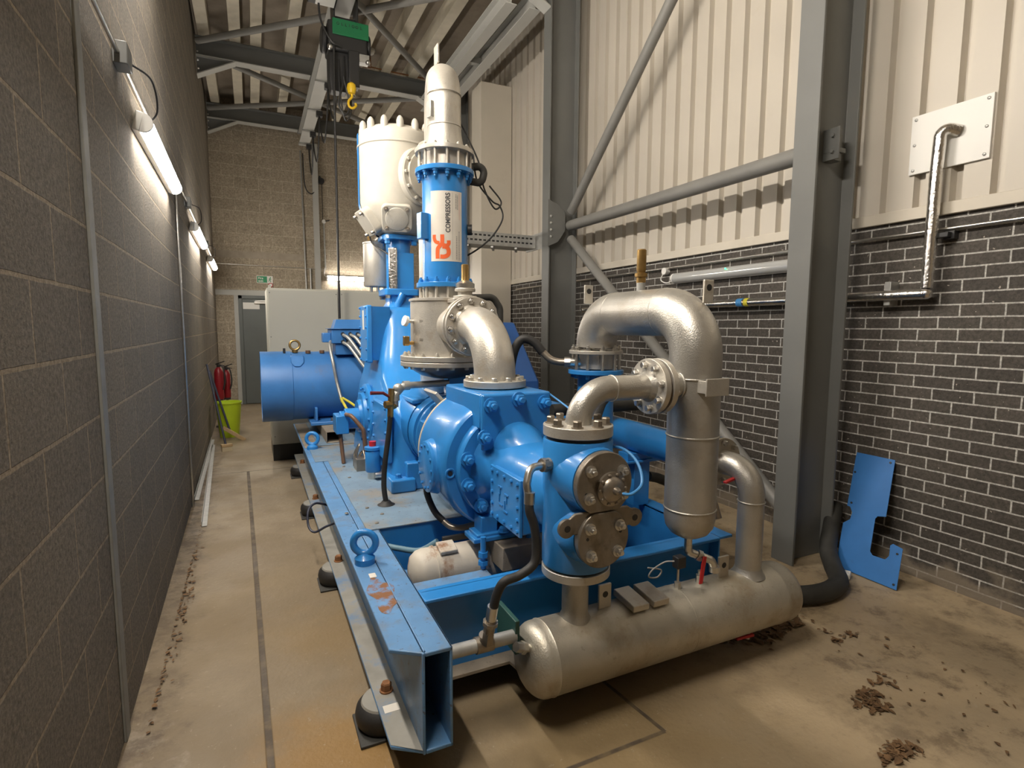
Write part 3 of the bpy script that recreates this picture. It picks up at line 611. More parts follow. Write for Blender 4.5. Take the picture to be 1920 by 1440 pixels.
mk('hook', MB().tube(spline([(hx + .02, hy - .2, 4.31), (hx + .02, hy - .2, 4.27), (hx - .015, hy - .2, 4.22), (hx - .01, hy - .2, 4.165), (hx + .03, hy - .2, 4.15), (hx + .065, hy - .2, 4.18), (hx + .06, hy - .2, 4.21)]), [.014] * 61, 10), YELLOW, hk)
mk('motor_lamp', MB().sphere((hx - .20, hy - .17, 4.79), .035, 12).sphere((hx + .22, hy - .17, 4.70), .03, 12), BRIGHT, h)
mk('limit_box', MB().box(hx + .12, hx + .24, hy - .16, hy - .05, 4.70, 4.79), GALV, h, .006)
mk('hoist_loop', MB().tube(spline([(hx - .32, hy - .2, 5.32), (hx - .30, hy - .2, 5.05), (hx - .2, hy - .22, 4.84), (hx - .08, hy - .2, 4.8)]), .012, 8), DARK, h)
cx_ = thing('hoist_control_box', 'black control box beside the hoist under the roof', 'control box', (.86, 6.8, 5.2))
mk('box_shell', MB().box(.70, 1.0, 6.65, 6.85, 5.22, 5.44), DARK, cx_, .008)
mk('box_label', MB().box(.78, .98, 6.64, 6.83, 5.212, 5.219), WHITE, cx_)
mk('pendant_cable', MB().tube(spline([(hx - .16, hy - .18, 4.85), (hx - .17, hy - .18, 4.3), (hx - .175, hy - .18, 3.2), (hx - .18, hy - .18, 1.72)], 8), .014, 10), DARK, label='long black pendant cable hanging from the hoist in front of the cabinets', cat='cable')
mk('coiled_lead', MB().tube(spline([(hx - .04, hy - .1, 4.75), (hx - .06, hy - .15, 4.45), (hx - .12, hy - .15, 4.2), (hx - .05, hy - .15, 4.08), (hx - .0, hy - .15, 4.2), (hx - .06, hy - .15, 4.5)]), .012, 8).tube(spline([(hx - .1, hy - .1, 4.7), (hx - .1, hy - .15, 4.3), (hx - .05, hy - .15, 4.02), (hx + .02, hy - .15, 4.15), (hx - .0, hy - .13, 4.5)]), .01, 8), DARK, h)
sdet = thing('smoke_detector', 'small white round smoke detector on the ceiling right of the hoist', 'smoke detector', (1.93, 9.5, 6.03))
mk('detector_base', MB().cyl((1.93, 9.5, ZC), (1.93, 9.5, 6.09), .065), WHITE, sdet)
mk('detector_head', MB().lathe((1.93, 9.5, 6.09), (0, 0, -1), [(.055, 0), (.05, .03), (.03, .05), (.0001, .055)], 20), WHITE, sdet)
mk('alarm_cable', MB().tube([(1.93, 9.58, 6.09), (1.95, 9.62, 5.9), (2.3, 9.64, 5.9), (3.1, 9.64, 5.9)], .012, 8).tube([(1.55, 9.64, 5.9), (1.95, 9.64, 5.9)], .012, 8), RUST, label='red brown alarm cable laid along the top of the rafter', cat='cable')

# ------------------------------------------------------------ things by the left wall
ex = ['taller red fire extinguisher in the far left corner behind the bucket', 'smaller red fire extinguisher beside the taller one in the corner']
for i, (x, yy, r, hh) in enumerate(((-.515, 9.95, .068, .52), (-.415, 10.15, .058, .46))):
    t = thing('fire_extinguisher', ex[i], 'fire extinguisher', (x, yy, .42))
    mk('cylinder_body', MB().lathe((x, yy, .45), (0, 0, 1), [(r * .9, 0), (r, .02), (r, hh - .09), (r * .8, hh - .04), (r * .35, hh)], 24), RED2, t)
    mk('valve_head', MB().cyl((x, yy, .45 + hh), (x, yy, .45 + hh + .05), .025).obox((x + .03, yy - .02, .45 + hh + .07), (.9, -.4, .35), .15, .025, .015).obox((x + .03, yy - .02, .45 + hh + .035), (.9, -.4, -.2), .12, .022, .012), DARK, t)
    mk('discharge_hose', MB().tube(spline([(x, yy - .02, .45 + hh + .03), (x + r, yy - .04, .45 + hh), (x + r + .02, yy - .05, .45 + hh * .6), (x + r * .9, yy - .05, .5 + hh * .2)]), .012, 8), DARK, t)
    mk('floor_stand', MB().box(x - .07, x + .07, yy - .06, yy + .06, 0, .02).box(x - .02, x + .02, yy + r * .9, yy + r + .02, 0, .8).box(x - .05, x + .05, yy - .05, yy + .11, .42, .449), DARK, t)
t = thing('bucket', 'lime green plastic bin standing by the far left corner', 'bin', (-.36, 9.0, 0))
mk('bin_body', MB().lathe((-.36, 9.0, 0), (0, 0, 1), [(.125, 0), (.13, .01), (.172, .50), (.182, .50), (.182, .52), (.165, .52), (.12, .03), (.001, .03)], 36), LIME, t)
t = thing('broom', 'dark handled broom leaning on the left wall beside the green bin', 'broom', (-.40, 8.0, 0))
mk('handle', MB().cyl((-.37, 7.95, .08), (wx(8.3) + .03, 8.25, 1.12), .013), NAVY, t)
mk('brush_head', MB().obox((-.36, 7.94, .075), (1, .25, 0), .13, .07, .035), WOOD, t, .004)
mk('bristles', MB().obox((-.36, 7.94, .03), (1, .25, 0), .12, .06, .06), mat('pale_bristle', (.5, .42, .28), .9, bump=.6, bs=150), t)
t = thing('squeegee', 'wooden bladed floor scraper leaning across the green bin', 'squeegee', (-.40, 8.6, 0))
mk('handle', MB().cyl((-.34, 8.64, .14), (wx(8.9) + .03, 8.75, 1.0), .014), NAVY, t)
mk('blade', MB().obox((-.29, 8.62, .10), (.75, 0, -.55), .34, .03, .05), WOOD, t, .004)
for i, (a, b_, l) in enumerate((((-.415, 4.95, .004), (wx(8.4) + .05, 8.4, .004), 'steel angle bar on the floor along the left wall, nearer one'), ((wx(6) + .03, 5.75, .004), (wx(9) + .03, 8.8, .004), 'steel angle bar on the floor tucked against the left wall'))):
    mk('angle_bar', MB().prism([(-.02, 0), (.02, 0), (.02, .004), (-.016, .004), (-.016, .04), (-.02, .04)], a, b_), GALV, label=l, cat='bar')

# leaf litter
def litter(name, cx, cy, rx, ry, n, lbl, sz=.022):
    rnd = random.Random(int(cx * 1000 + cy * 100)); m = MB()
    cl = [(rnd.gauss(0, .55), rnd.gauss(0, .55)) for _ in range(max(3, n // 25))]
    for _ in range(n):
        a, b_ = rnd.choice(cl); a += rnd.gauss(0, .28); b_ += rnd.gauss(0, .28)
        x = max(cx + rx * a, wx(cy) + .09 if cx < 0 else -9); yy = cy + ry * b_
        th = rnd.random() * 2 * PI; s = sz * rnd.uniform(.25, 1.3); tl = rnd.uniform(-.35, .35); z = .003 + rnd.random() * .008
        wd = rnd.uniform(.3, .8); pts = []
        for u, v in ((-1, 0), (-.4, wd), (.4, wd * .8), (1, .1), (.5, -wd * .6), (-.3, -wd)):
            px, py = u * s, v * s; pts.append((x + px * math.cos(th) - py * math.sin(th), yy + px * math.sin(th) + py * math.cos(th), max(.002, z + tl * px + abs(v) * s * .4)))
        m.add(pts, [(0, 1, 2, 3), (0, 3, 4, 5)])
    mk(name, m, LEAF, label=lbl, cat='leaves', kind='stuff', ang=10)
litter('leaf_litter', 2.48, 1.95, .20, .11, 260, 'heap of dry brown leaves on the floor beside the silver receiver end')
litter('leaf_litter', 2.42, 1.36, .13, .07, 130, 'brown leaf patch on the open floor at right, the larger one', .016)
litter('leaf_litter', 2.22, 1.14, .15, .05, 120, 'brown leaf patch nearest the bottom right of the floor', .016)
litter('leaf_litter', 2.75, 1.75, .08, .05, 40, 'few dry leaves in front of the leaning blue plate', .016)
litter('leaf_litter', -.43, 3.6, .05, 1.1, 200, 'dry leaf scraps along the foot of the left wall', .012)
litter('leaf_litter', 2.9, 1.35, .5, .5, 45, 'stray leaf flakes scattered over the right floor', .012)
SKID_DUST = mat('dust_on_blue_paint', (.25, .24, .21), .7, var=.15, vs_=9, dirt=(.10, .19, .33), dirt_amt=.9, dirt_s=4.5, dirt_lo=.53)
# ------------------------------------------------------------ the compressor skid
AX, ZH = 1.185, .913                                      # machine centre line, height of the lying cylinder
t = thing('skid', 'long blue steel base frame of the compressor on rubber mounts, paint scraped to rust', 'skid', (1.3, 4.2, .12))
YF, YR_ = 1.74, 6.75
def pfc(x_web, x_fl, y0, y1, cham=0):                     # channel: web at x_web, flanges out to x_fl
    m = MB(); s_ = 1 if x_fl > x_web else -1; tw, tf = .011, .016
    m.box(min(x_web, x_web + s_ * tw), max(x_web, x_web + s_ * tw), y0, y1, .12, .50)
    for z0, z1 in ((.12, .12 + tf), (.50 - tf, .50)):
        m.plate([(x_web, y0, z0), (x_fl, y0 + cham, z0), (x_fl, y1, z0), (x_web, y1, z0)], (0, 0, z1 - z0))
    return m
mk('channel_beam', pfc(.497, .388, YF, YR_, .075), BLUE_SKID, t, .004)
mk('dusty_flange', MB().plate([(.486, YF + .004, .1362), (.389, YF + .078, .1362), (.389, YR_, .1362), (.486, YR_, .1362)], (0, 0, .001)), SKID_DUST, t, label='dusty grey lower flange')
mk('channel_beam', pfc(.598, .4972, YF, YR_), BLUE_SKID, t, .004)
mk('channel_beam', pfc(2.24, 2.34, 2.10, YR_), BLUE, t, .004)
m = MB(); m.box(.598, 2.24, 2.165, 2.176, .12, .50).box(.598, 2.24, 2.09, 2.20, .484, .50)
mk('cross_beam', m, BLUE, t, .004)
mk('cross_beam_shelf', MB().plate([(.598, 1.99, .12), (.70, 2.09, .12), (.985, 2.09, .12), (1.0, 2.0, .12), (2.2, 2.0, .12), (2.2, 2.165, .12), (.598, 2.165, .12)], (0, 0, .016)), DUSTY, t, .002)
mk('weld_bead', MB().tube([(.4975, YF + .01, .5), (.4975, 4.6, .501)], .004, 8), BLUE_SKID, t)
mk('deck_plate', MB().plate([(.53, 2.975, .50), (2.24, 2.975, .50), (2.24, 4.70, .50), (.53, 4.70, .50)], (0, 0, .008)), BLUE_DECK, t, .002)
mk('deck_plate', MB().plate([(.43, 4.72, .50), (2.24, 4.72, .50), (2.24, 5.30, .50), (.43, 5.30, .50)], (0, 0, .006)), BLUE_DECK, t, .002)
mk('deck_plate', MB().box(.40, 2.3, 5.32, 6.7, .50, .504), DUSTY, t, .002)
mk('rear_cross_beam', MB().box(.598, 2.24, 2.985, 2.995, .12, .499), BLUE, t, .003)
mk('rear_cross_beam', MB().box(.598, 2.24, YR_ - .012, YR_, .12, .5), BLUE, t, .003)
mk('drip_tray', MB().box(.598, 2.24, 2.176, 6.7, .122, .13), BLUE_GUARD, t)
m = MB()
for k in range(7): m.box(.62 + .22 * k, .622 + .22 * k, 2.161, 2.165, .18, .44)
mk('pump_bearer', MB().box(.60, 1.0, 2.22, 2.40, .40, .435), BLUE_SKID, t, .004)
mk('pump_bearer', MB().box(.60, 1.10, 2.78, 2.9, .24, .275), BLUE_SKID, t, .004)
RUSTY = mat('rust_through_blue_paint', (.11, .25, .46), .6, var=.12, vs_=6, bump=.3, bs=70, dirt=(.21, .09, .032), dirt_amt=1, dirt_s=16, dirt_lo=.42)
mk('rust_patch', MB().add([(.455 + .05 * math.cos(a) * (1 + .25 * math.sin(5 * a)), 2.23 + .16 * math.sin(a) * (1 + .2 * math.cos(3 * a)), .5008) for a in [2 * PI * k / 40 for k in range(40)]], [tuple(range(40))]), RUSTY, t, label='bare brown rust breaking through the paint of the top flange')
for yy in (2.335, 2.42): pass
mk('arrow_label', MB().box(.435, .465, 2.395, 2.44, .5005, .5018), LABELW, t)
mk('arrow_label', MB().box(.405, .465, 1.985, 2.03, .1365, .138), LABELW, t)
for yy in (2.12, 3.50, 4.90, 6.28): bolt(t, (.44, yy, .136), (0, 0, 1), .022, .038, RUST, 'holding_bolt')
for x, yy in ((.60, 3.06), (.60, 3.35), (.61, 4.1), (.62, 4.45), (.47, 3.3), (.66, 3.2)): bolt(t, (x, yy, .508), (0, 0, 1), .012, .006, STEEL, 'deck_screw', 'cap')
def lift_eye(y, x=.444):
    e = MB().torus((x, y, .60), (.35, 1, 0), .052, .017).lathe((x, y, .50), (0, 0, 1), [(.048, 0), (.048, .028), (.035, .04), (.02, .05)], 28)
    return mk('lifting_eye', e, BLUE, t)
lift_eye(2.57); lift_eye(5.25, .46)
# rubber mounts under the skid edge
def mount(yy, lbl, par=None):
    q = thing('rubber_mount', lbl, 'mount', (.43, yy, 0), 'rubber mounts under the skid')
    mk('base_plate', MB().box(.315, .55, yy - .115, yy + .09, 0, .012), RUBBER, q, .003)
    mk('rubber_body', MB().lathe((.43, yy, .012), (0, 0, 1), [(.10, 0), (.112, .02), (.116, .05), (.110, .075), (.092, .092)], 36), BLACK, q)
    mk('top_cap', MB().lathe((.43, yy, .104), (0, 0, 1), [(.092, 0), (.088, .008), (.03, .015)], 36), SKID_DUST, q)
    return q
m0 = mount(2.12, 'black domed rubber mount at the near end of the skid, by the orange floor stain')
for yy, l in ((3.50, 'second black rubber mount from the near end, below the skid lifting eye'), (4.90, 'third black rubber mount from the near end, beside the cable loop'), (6.28, 'black rubber mount at the far end of the skid, by the grey cabinet')):
    dup(m0, (0, yy - 2.12, 0), l)
mk('cable_loop', MB().tube(spline([(.496, 4.02, .32), (.40, 3.99, .37), (.345, 3.95, .39), (.30, 3.90, .36), (.295, 3.85, .27), (.33, 3.80, .24), (.40, 3.74, .29), (.496, 3.70, .33)]), .008, 8), NAVY, label='dark cable loop sagging out of the side of the skid', cat='cable')
# beige rusty tank lying in the skid
t = thing('oil_pump_motor', 'rust streaked beige cylindrical motor lying inside the front of the skid', 'motor', (.86, 2.56, .28))
mk('motor_shell', MB().lathe((.655, 2.56, .408), (1, 0, 0), [(.001, 0), (.05, .004), (.085, .018), (.105, .045), (.112, .075), (.112, .12), (.117, .122), (.117, .128), (.110, .13), (.110, .52)], 40), BEIGE, t)
mk('terminal_lid', MB().obox((.84, 2.53, .524), (1, 0, 0), .09, .09, .02, (0, -.25, 1)), BEIGE, t, .005)
mk('clip', MB().box(.85, 1.0, 2.62, 2.64, .51, .54), DARK, t, .003)
mk('motor_foot', MB().box(.74, 1.05, 2.46, 2.66, .132, .32), BLUE_GUARD, t)
mk('blue_hose', MB().tube(spline([(.62, 2.93, .42), (.68, 2.86, .42), (.76, 2.74, .44), (.84, 2.68, .50)]), .016, 10), mat('blue_grey_hose', (.12, .22, .28), .5), label='pale blue grey hose leading to the beige motor in the skid', cat='hose')

# ------------------------------------------------------------ flanges and helpers for pipework
def flange(par, c, ax, R, th, n, mt=SILVER2, r=.012, h=.016, style='hex', off=.8, bm=BRIGHT, nm='flange', bevel=.002, ph=.2):
    c = V(c); a = V(ax).normalized()
    f = mk(nm, MB().cyl(c, c + a * th, R, n=48), mt, par, bevel)
    if n: bolts(par, c + a * th, a, R * off, n, r, h, bm, 'flange_bolt', style, ph)
    return f

# receiver lying along the front
VY, VZ, VR = 1.87, .268, .150
t = thing('air_receiver', 'silver horizontal receiver lying across the front of the skid', 'tank', (1.71, VY, .12))
x0, x1 = .925, 2.49; ed = .085
prof = [(VR * math.sin(a), ed * (1 - math.cos(a))) for a in [PI / 2 * k / 9 for k in range(10)]]
prof[0] = (.0005, 0)
body = prof + [(VR, ed + .02), (VR + .003, ed + .026), (VR, ed + .032), (VR, .9 * (x1 - x0) - .01), (VR + .003, .9 * (x1 - x0) + .0), (VR, .9 * (x1 - x0) + .01)] + [(r, (x1 - x0) - d_) for r, d_ in prof[::-1]]
mk('shell', MB().lathe((x0, VY, VZ), (1, 0, 0), body, 56), VESSEL, t)
mk('inlet_neck', MB().lathe((AX, VY, VZ + VR - .02), (0, 0, 1), [(.068, 0), (.062, .025), (.056, .035), (.056, .215)], 32), SILVER, t)
mk('seam_band', MB().lathe((1.74, VY, VZ), (1, 0, 0), [(VR + .0005, 0), (VR + .0015, .004), (VR + .0005, .008)], 56), VESSEL, t)
for x in (1.335, 2.03):
    lg = mk('lifting_lug', MB().box(x - .032, x + .032, VY - .006, VY + .006, VZ + VR - .01, VZ + VR + .105), SILVER2, t, .003)
    mk('lug_hole', MB().cyl((x, VY - .0065, VZ + VR + .06), (x, VY + .0065, VZ + VR + .06), .014), DARK, lg)
for x in (1.47, 1.58): mk('top_pad', MB().obox((x, VY - .01, VZ + VR + .012), (1, 0, 0), .085, .15, .03, (0, -.1, 1)), SILVER2, t, .004)
mk('sensor', MB().cyl((1.745, VY, VZ + VR - .01), (1.745, VY, VZ + VR + .03), .016, n=6).cyl((1.745, VY, VZ + VR + .03), (1.745, VY, VZ + VR + .10), .006), BRIGHT, t)
sh = mk('sensor_head', MB().box(1.725, 1.775, VY - .02, VY + .02, VZ + VR + .10, VZ + VR + .155), DARK, t, .004)
mk('sensor_wire', MB().tube(spline([(1.72, VY, VZ + VR + .135), (1.68, VY + .02, VZ + VR + .13), (1.62, VY + .03, VZ + VR + .10), (1.60, VY + .03, VZ + VR + .07), (1.65, VY + .03, VZ + VR + .06), (1.67, VY + .03, VZ + VR + .09), (1.6, VY + .04, VZ + VR + .11)]), .0035, 8), mat('grey_wire', (.35, .34, .32), .5), t)
mk('top_plug', MB().cyl((1.88, VY, VZ + VR - .01), (1.88, VY, VZ + VR + .04), .018, n=6).cyl((1.88, VY, VZ + VR + .04), (1.88, VY, VZ + VR + .06), .01), BRIGHT, t)
mk('end_plug', MB().cyl((.965, VY - .035, VZ + .075), (.915, VY - .05, VZ + .10), .017).cyl((.925, VY - .047, VZ + .095), (.905, VY - .053, VZ + .105), .025, n=6).cyl((.905, VY - .053, VZ + .105), (.88, VY - .06, VZ + .117), .02, n=6), BRIGHT, t)
dv = mk('drain_valve', MB().cyl((2.22, VY, VZ - VR + .01), (2.22, VY, .055), .016), BRIGHT, t)
mk('valve_handle', MB().obox((2.19, VY - .01, .075), (1, -.2, .1), .10, .022, .014), RED, dv, .003, label='red lever')
# riser pipe from the receiver to the lying blue cooler
t = thing('riser_pipe', 'silver riser pipe bending from the receiver right end back to the blue cooler', 'pipe', (2.2, VY, .42))
RP = .062
mk('pipe_bend', MB().tube(fillet([(2.20, VY, VZ + VR - .01), (2.20, VY, .93), (2.20, 2.07, .93)], .13, 14), RP, 32), SILVER, t)
mk('weld_ring', MB().torus((2.20, VY, .775), (0, 0, 1), RP + .001, .004), SILVER, t)
mk('foot_weld', MB().lathe((2.20, VY, VZ + VR - .02), (0, 0, 1), [(.085, 0), (.07, .02), (.063, .04)], 32), SILVER, t)
flange(t, (2.20, 2.06, .93), (0, 1, 0), .125, .022, 0)
bolts(t, (2.20, 2.06, .93), (0, -1, 0), .10, 8, .014, .022, BRIGHT, 'flange_bolt')
t = thing('lying_cooler', 'blue tubular cooler lying behind the silver separator on a blue stand', 'cooler', (2.2, 3.0, .5))
mk('cooler_shell', MB().cyl((2.2, 2.108, .93), (2.2, 4.6, .93), .095, n=40), BLUE, t)
flange(t, (2.2, 2.083, .93), (0, 1, 0), .125, .026, 0, BLUE)
for yy in (2.75, 4.1):
    mk('stand', MB().box(2.08, 2.32, yy - .05, yy + .05, .80, .845).box(2.06, 2.34, yy - .07, yy + .07, .785, .80).box(2.14, 2.26, yy - .04, yy + .04, .50, .785), BLUE, t, .003)
# silver U-shaped separator loop
LX = 1.80
t = thing('separator_loop', 'tall silver inverted U pipe with capped lower leg and two lifting lugs', 'separator', (LX, VY, .66))
LR, LT = .115, 1.70
pts = fillet([(LX, VY, .80), (LX, VY, LT), (LX, 2.66, LT), (LX, 2.66, 1.515)], .20, 16)
mk('loop_pipe', MB().tube(pts, LR, 44), SILVER, t)
mk('bottom_cap', MB().lathe((LX, VY, .80), (0, 0, -1), [(LR, 0), (LR, .045), (LR * .93, .085), (LR * .75, .115), (LR * .45, .135), (.02, .142)], 44), SILVER, t)
for z in (1.40, 1.14, .80): mk('weld_ring', MB().torus((LX, VY, z), (0, 0, 1), LR, .0045), SILVER, t)
for p_, a_ in (((LX, VY + .20, LT), (0, 1, 0)), ((LX, 2.46, LT), (0, 1, 0))): mk('weld_ring', MB().torus(p_, a_, LR - .0005, .002), SILVER, t)
for c_ in ((LX + .05, VY - .01, LT + .005), (LX - .06, 2.66, LT + .03)):
    pts = [V(c_) + V((a, 0, b_)) for a, b_ in ((-.03, .05), (.025, .05), (.045, -.05), (.02, .17), (-.03, .17))]
    lg = mk('lifting_lug', MB().box(c_[0] - .028, c_[0] + .028, c_[1] - .006, c_[1] + .006, c_[2] + .03, c_[2] + .135), SILVER2, t, .003)
    mk('lug_hole', MB().cyl((c_[0], c_[1] - .007, c_[2] + .10), (c_[0], c_[1] + .007, c_[2] + .10), .015), DARK, lg)
np_ = mk('name_plate', MB().box(LX - .075, LX + .055, VY - .150, VY - .142, 1.335, 1.41).box(LX - .07, LX - .055, VY - .145, VY - .08, 1.345, 1.4).box(LX + .03, LX + .045, VY - .145, VY - .10, 1.345, 1.4), SILVER2, t, .002)
sv = mk('safety_valve', MB().lathe((LX, 2.27, LT + LR - .01), (0, 0, 1), [(.022, 0), (.022, .05)], 20), GALV, t)
mk('valve_body', MB().lathe((LX, 2.27, LT + LR + .035), (0, 0, 1), [(.020, 0), (.024, .005), (.024, .03), (.032, .032), (.032, .05), (.02, .052), (.024, .07), (.024, .165), (.02, .17)], 20), BRASS, sv)
nz = mk('side_nozzle', MB().cyl((LX - .09, VY, 1.373), (LX - .215, VY, 1.373), .056, n=32), SILVER, t)
mk('weld_ring', MB().torus((LX - .108, VY, 1.373), (1, 0, 0), .058, .005), SILVER, t)
flange(t, (1.577, VY, 1.373), (1, 0, 0), .121, .028, 0, SILVER2)
bolts(t, (1.605, VY, 1.373), (1, 0, 0), .094, 8, .013, .02, BRIGHT, 'flange_bolt', ph=.2)
dr = mk('drain_pipe', MB().cyl((LX, VY, .665), (LX, VY, .615), .018).tube(fillet([(LX, VY, .62), (LX, VY, .585), (LX + .05, VY - .02, .565), (LX + .10, VY - .05, .545), (LX + .115, VY - .055, .505)], .028, 6), .019, 16).cyl((LX + .114, VY - .055, .515), (LX + .116, VY - .056, .49), .025).cyl((LX + .04, VY - .016, .57), (LX + .06, VY - .024, .56), .026, n=8), BRIGHT, t)
mk('drain_lever', MB().plate([(LX + .045, VY - .05, .575), (LX + .065, VY - .05, .57), (LX + .055, VY - .055, .54), (LX + .035, VY - .06, .45), (LX + .015, VY - .06, .45), (LX + .03, VY - .055, .54)], (0, -.006, 0)), RED, dr, .002, label='red lever')
# flanged spacer under the left leg and the blue upright cooler
flange(t, (LX, 2.66, 1.475), (0, 0, 1), .155, .02, 0, SILVER2)
bolts(t, (LX, 2.66, 1.495), (0, 0, 1), .132, 10, .012, .03, BRIGHT, 'flange_bolt', 'nut')
mk('spacer', MB().cyl((LX, 2.66, 1.39), (LX, 2.66, 1.475), .098, n=40), SILVER2, t)
bolts(t, (LX, 2.66, 1.385), (0, 0, 1), .132, 10, .009, .09, BRIGHT, 'long_stud', 'stud')
t = thing('upright_cooler', 'blue upright cooler tube below the left leg of the silver loop', 'cooler', (LX, 2.66, .5))
flange(t, (LX, 2.66, 1.36), (0, 0, 1), .16, .024, 0, BLUE)
bolts(t, (LX, 2.66, 1.36), (0, 0, -1), .132, 10, .013, .025, BLUE, 'flange_bolt')
mk('cooler_shell', MB().cyl((LX, 2.66, .50), (LX, 2.66, 1.36), .105, n=40), BLUE, t)
flange(t, (LX, 2.66, .50), (0, 0, 1), .15, .02, 8, BLUE)
# small elbow from chest to the loop
t = thing('outlet_elbow', 'small silver elbow pipe joining the valve chest top to the silver loop', 'pipe', (AX, VY, 1.17))
mk('elbow_pipe', MB().tube(fillet([(AX, VY, 1.215), (AX, VY, 1.373), (1.535, VY, 1.373)], .145, 16), .053, 36), SILVER, t)
mk('weld_ring', MB().torus((AX + .16, VY, 1.373), (1, 0, 0), .0535, .0035), SILVER, t)
flange(t, (AX, VY, 1.193), (0, 0, 1), .142, .042, 8, SILVER2, .019, .03, bm=STEEL, off=.78)
flange(t, (1.535, VY, 1.373), (1, 0, 0), .121, .028, 0, SILVER2)
mk('weld_neck', MB().lathe((1.512, VY, 1.373), (1, 0, 0), [(.054, 0), (.068, .023)], 36), SILVER, t)
bolts(t, (1.535, VY, 1.373), (-1, 0, 0), .094, 8, .014, .022, BRIGHT, 'flange_bolt', ph=.2)
mk('gasket', MB().cyl((1.563, VY, 1.373), (1.577, VY, 1.373), .105, n=40), GASKET, t)

# ------------------------------------------------------------ lying high-pressure cylinder
t = thing('lying_cylinder', 'big blue lying compressor cylinder with a studded round flange and square top port', 'compressor cylinder', (AX, 2.6, .5))
c0 = (AX, 0, ZH)
def ly(y): return V((AX, y, ZH))
mk('drum_casing', MB().lathe(ly(3.02), (0, -1, 0), [(.22, 0), (.335, .0), (.35, .02), (.358, .06), (.358, .34), (.352, .42), (.345, .455), (.335, .465), (.295, .466)], 72), BLUE, t)
mk('rear_ring', MB().lathe(ly(3.05), (0, -1, 0), [(.20, 0), (.335, 0), (.345, .01), (.345, .03), (.20, .03)], 64), mat('cream_primer', (.5, .44, .33), .6), t)
mk('head_flange', MB().lathe(ly(2.565), (0, -1, 0), [(.292, 0), (.292, .065), (.285, .075), (.20, .076)], 72), BLUE, t, )
bar = [(.235, 0), (.205, .03), (.185, .07), (.176, .12), (.17, .30), (.16, .55), (.12, .62)]
mk('barrel', MB().lathe(ly(2.495), (0, -1, 0), bar, 56), BLUE, t)
# square top boss with arch
b = MB().box(AX - .195, AX + .185, 2.45, 2.98, 1.12, 1.30)
b.plate([(AX - .195, 2.425, 1.30), (AX - .195, 2.425, 1.02), (AX - .13, 2.425, 1.02), (AX - .10, 2.425, 1.10), (AX + .10, 2.425, 1.10), (AX + .13, 2.425, 1.02), (AX + .185, 2.425, 1.02), (AX + .185, 2.425, 1.30)], (0, .03, 0))
mk('port_block', b, BLUE, t, .012)
mk('port_barrel', MB().tube([(AX, 2.47, 1.02), (AX, 2.40, 1.015), (AX, 2.33, .99), (AX, 2.22, .97)], [.14, .135, .12, .10], 32), BLUE, t)
Yn = 2.425
for dx, z in ((-.15, 1.245), (0, 1.268), (.145, 1.245)): bolt(t, (AX + dx, Yn, z), (0, -1, 0), .026, .055, BLUE, 'stud_nut', 'nut')
for k in range(12):
    a = PI / 2 + k * 2 * PI / 12 + .28
    dx, dz = .255 * math.cos(a), .255 * math.sin(a)
    if dz > .225: continue
    bolt(t, (AX + dx, 2.489 if dz < .15 else Yn, ZH + dz), (0, -1, 0), .026, .055, BLUE, 'stud_nut', 'nut')
mk('drain_hole', MB().cyl((AX - .315, 2.5535, ZH - .02), (AX - .315, 2.5525, ZH - .02), .012), DARK, t)
mk('hole_boss', MB().torus((AX - .315, 2.554, ZH - .02), (0, 1, 0), .022, .006, 24, 8), BLUE, t)
# side cover disc
sc_ = mk('side_cover', MB().lathe((AX - .33, 2.77, .885), (-1, 0, 0), [(.150, 0), (.140, .03), (.136, .034), (.136, .048), (.13, .052), (.001, .052)], 48), BLUE, t)
bolts(t, (AX - .382, 2.77, .885), (-1, 0, 0), .115, 12, .008, .007, BLUE, 'cover_bolt')
# jacket box with cover plate
jx = AX - .19
mk('jacket_box', MB().box(jx + .012, AX - .05, 2.02, 2.33, .735, .975), BLUE, t, .008)
jc = mk('jacket_cover', MB().box(jx, jx + .014, 2.015, 2.335, .728, .980), BLUE, t, .004)
for yy in (2.04, 2.10, 2.175, 2.25, 2.31):
    for z in (.75, .957): bolt(t, (jx, yy, z), (-1, 0, 0), .009, .008, BLUE, 'cover_bolt')
for z in (.80, .854, .905):
    for yy in (2.04, 2.31): bolt(t, (jx, yy, z), (-1, 0, 0), .009, .008, BLUE, 'cover_bolt')
m = MB()
for yy, z, u, v in ((2.15, .88, .02, .004), (2.15, .86, .004, .02), (2.22, .90, .02, .004), (2.22, .885, .004, .02), (2.21, .82, .02, .004), (2.16, .80, .02, .004), (2.17, .83, .004, .02), (2.23, .85, .004, .02)):
    m.box(jx - .004, jx + .001, yy - u, yy + u, z - v, z + v)
mk('cast_marks', m, BLUE, t, .001)
# foot with levelling studs on the cross beam
b = MB().box(AX - .22, AX + .10, 2.43, 2.55, .575, .60).box(AX - .19, AX - .10, 2.45, 2.55, .58, .68).box(AX - .24, AX + .20, 2.42, 2.56, .56, .585)
mk('foot', b, BLUE, t, .006)
mk('support_block', MB().box(AX - .13, AX + .2, 2.32, 2.55, .44, .558), DUSTY, t, .004)
for dx in (-.2, .05):
    ls = mk('levelling_stud', MB().cyl((AX + dx, 2.40, .44), (AX + dx, 2.40, .60), .014).cyl((AX + dx, 2.40, .50), (AX + dx, 2.40, .525), .026, n=6).cyl((AX + dx, 2.40, .46), (AX + dx, 2.40, .48), .026, n=6), BLUE, t)
bolt(t, (AX - .08, 2.425, .60), (0, 0, 1), .022, .025, BLUE, 'foot_bolt')
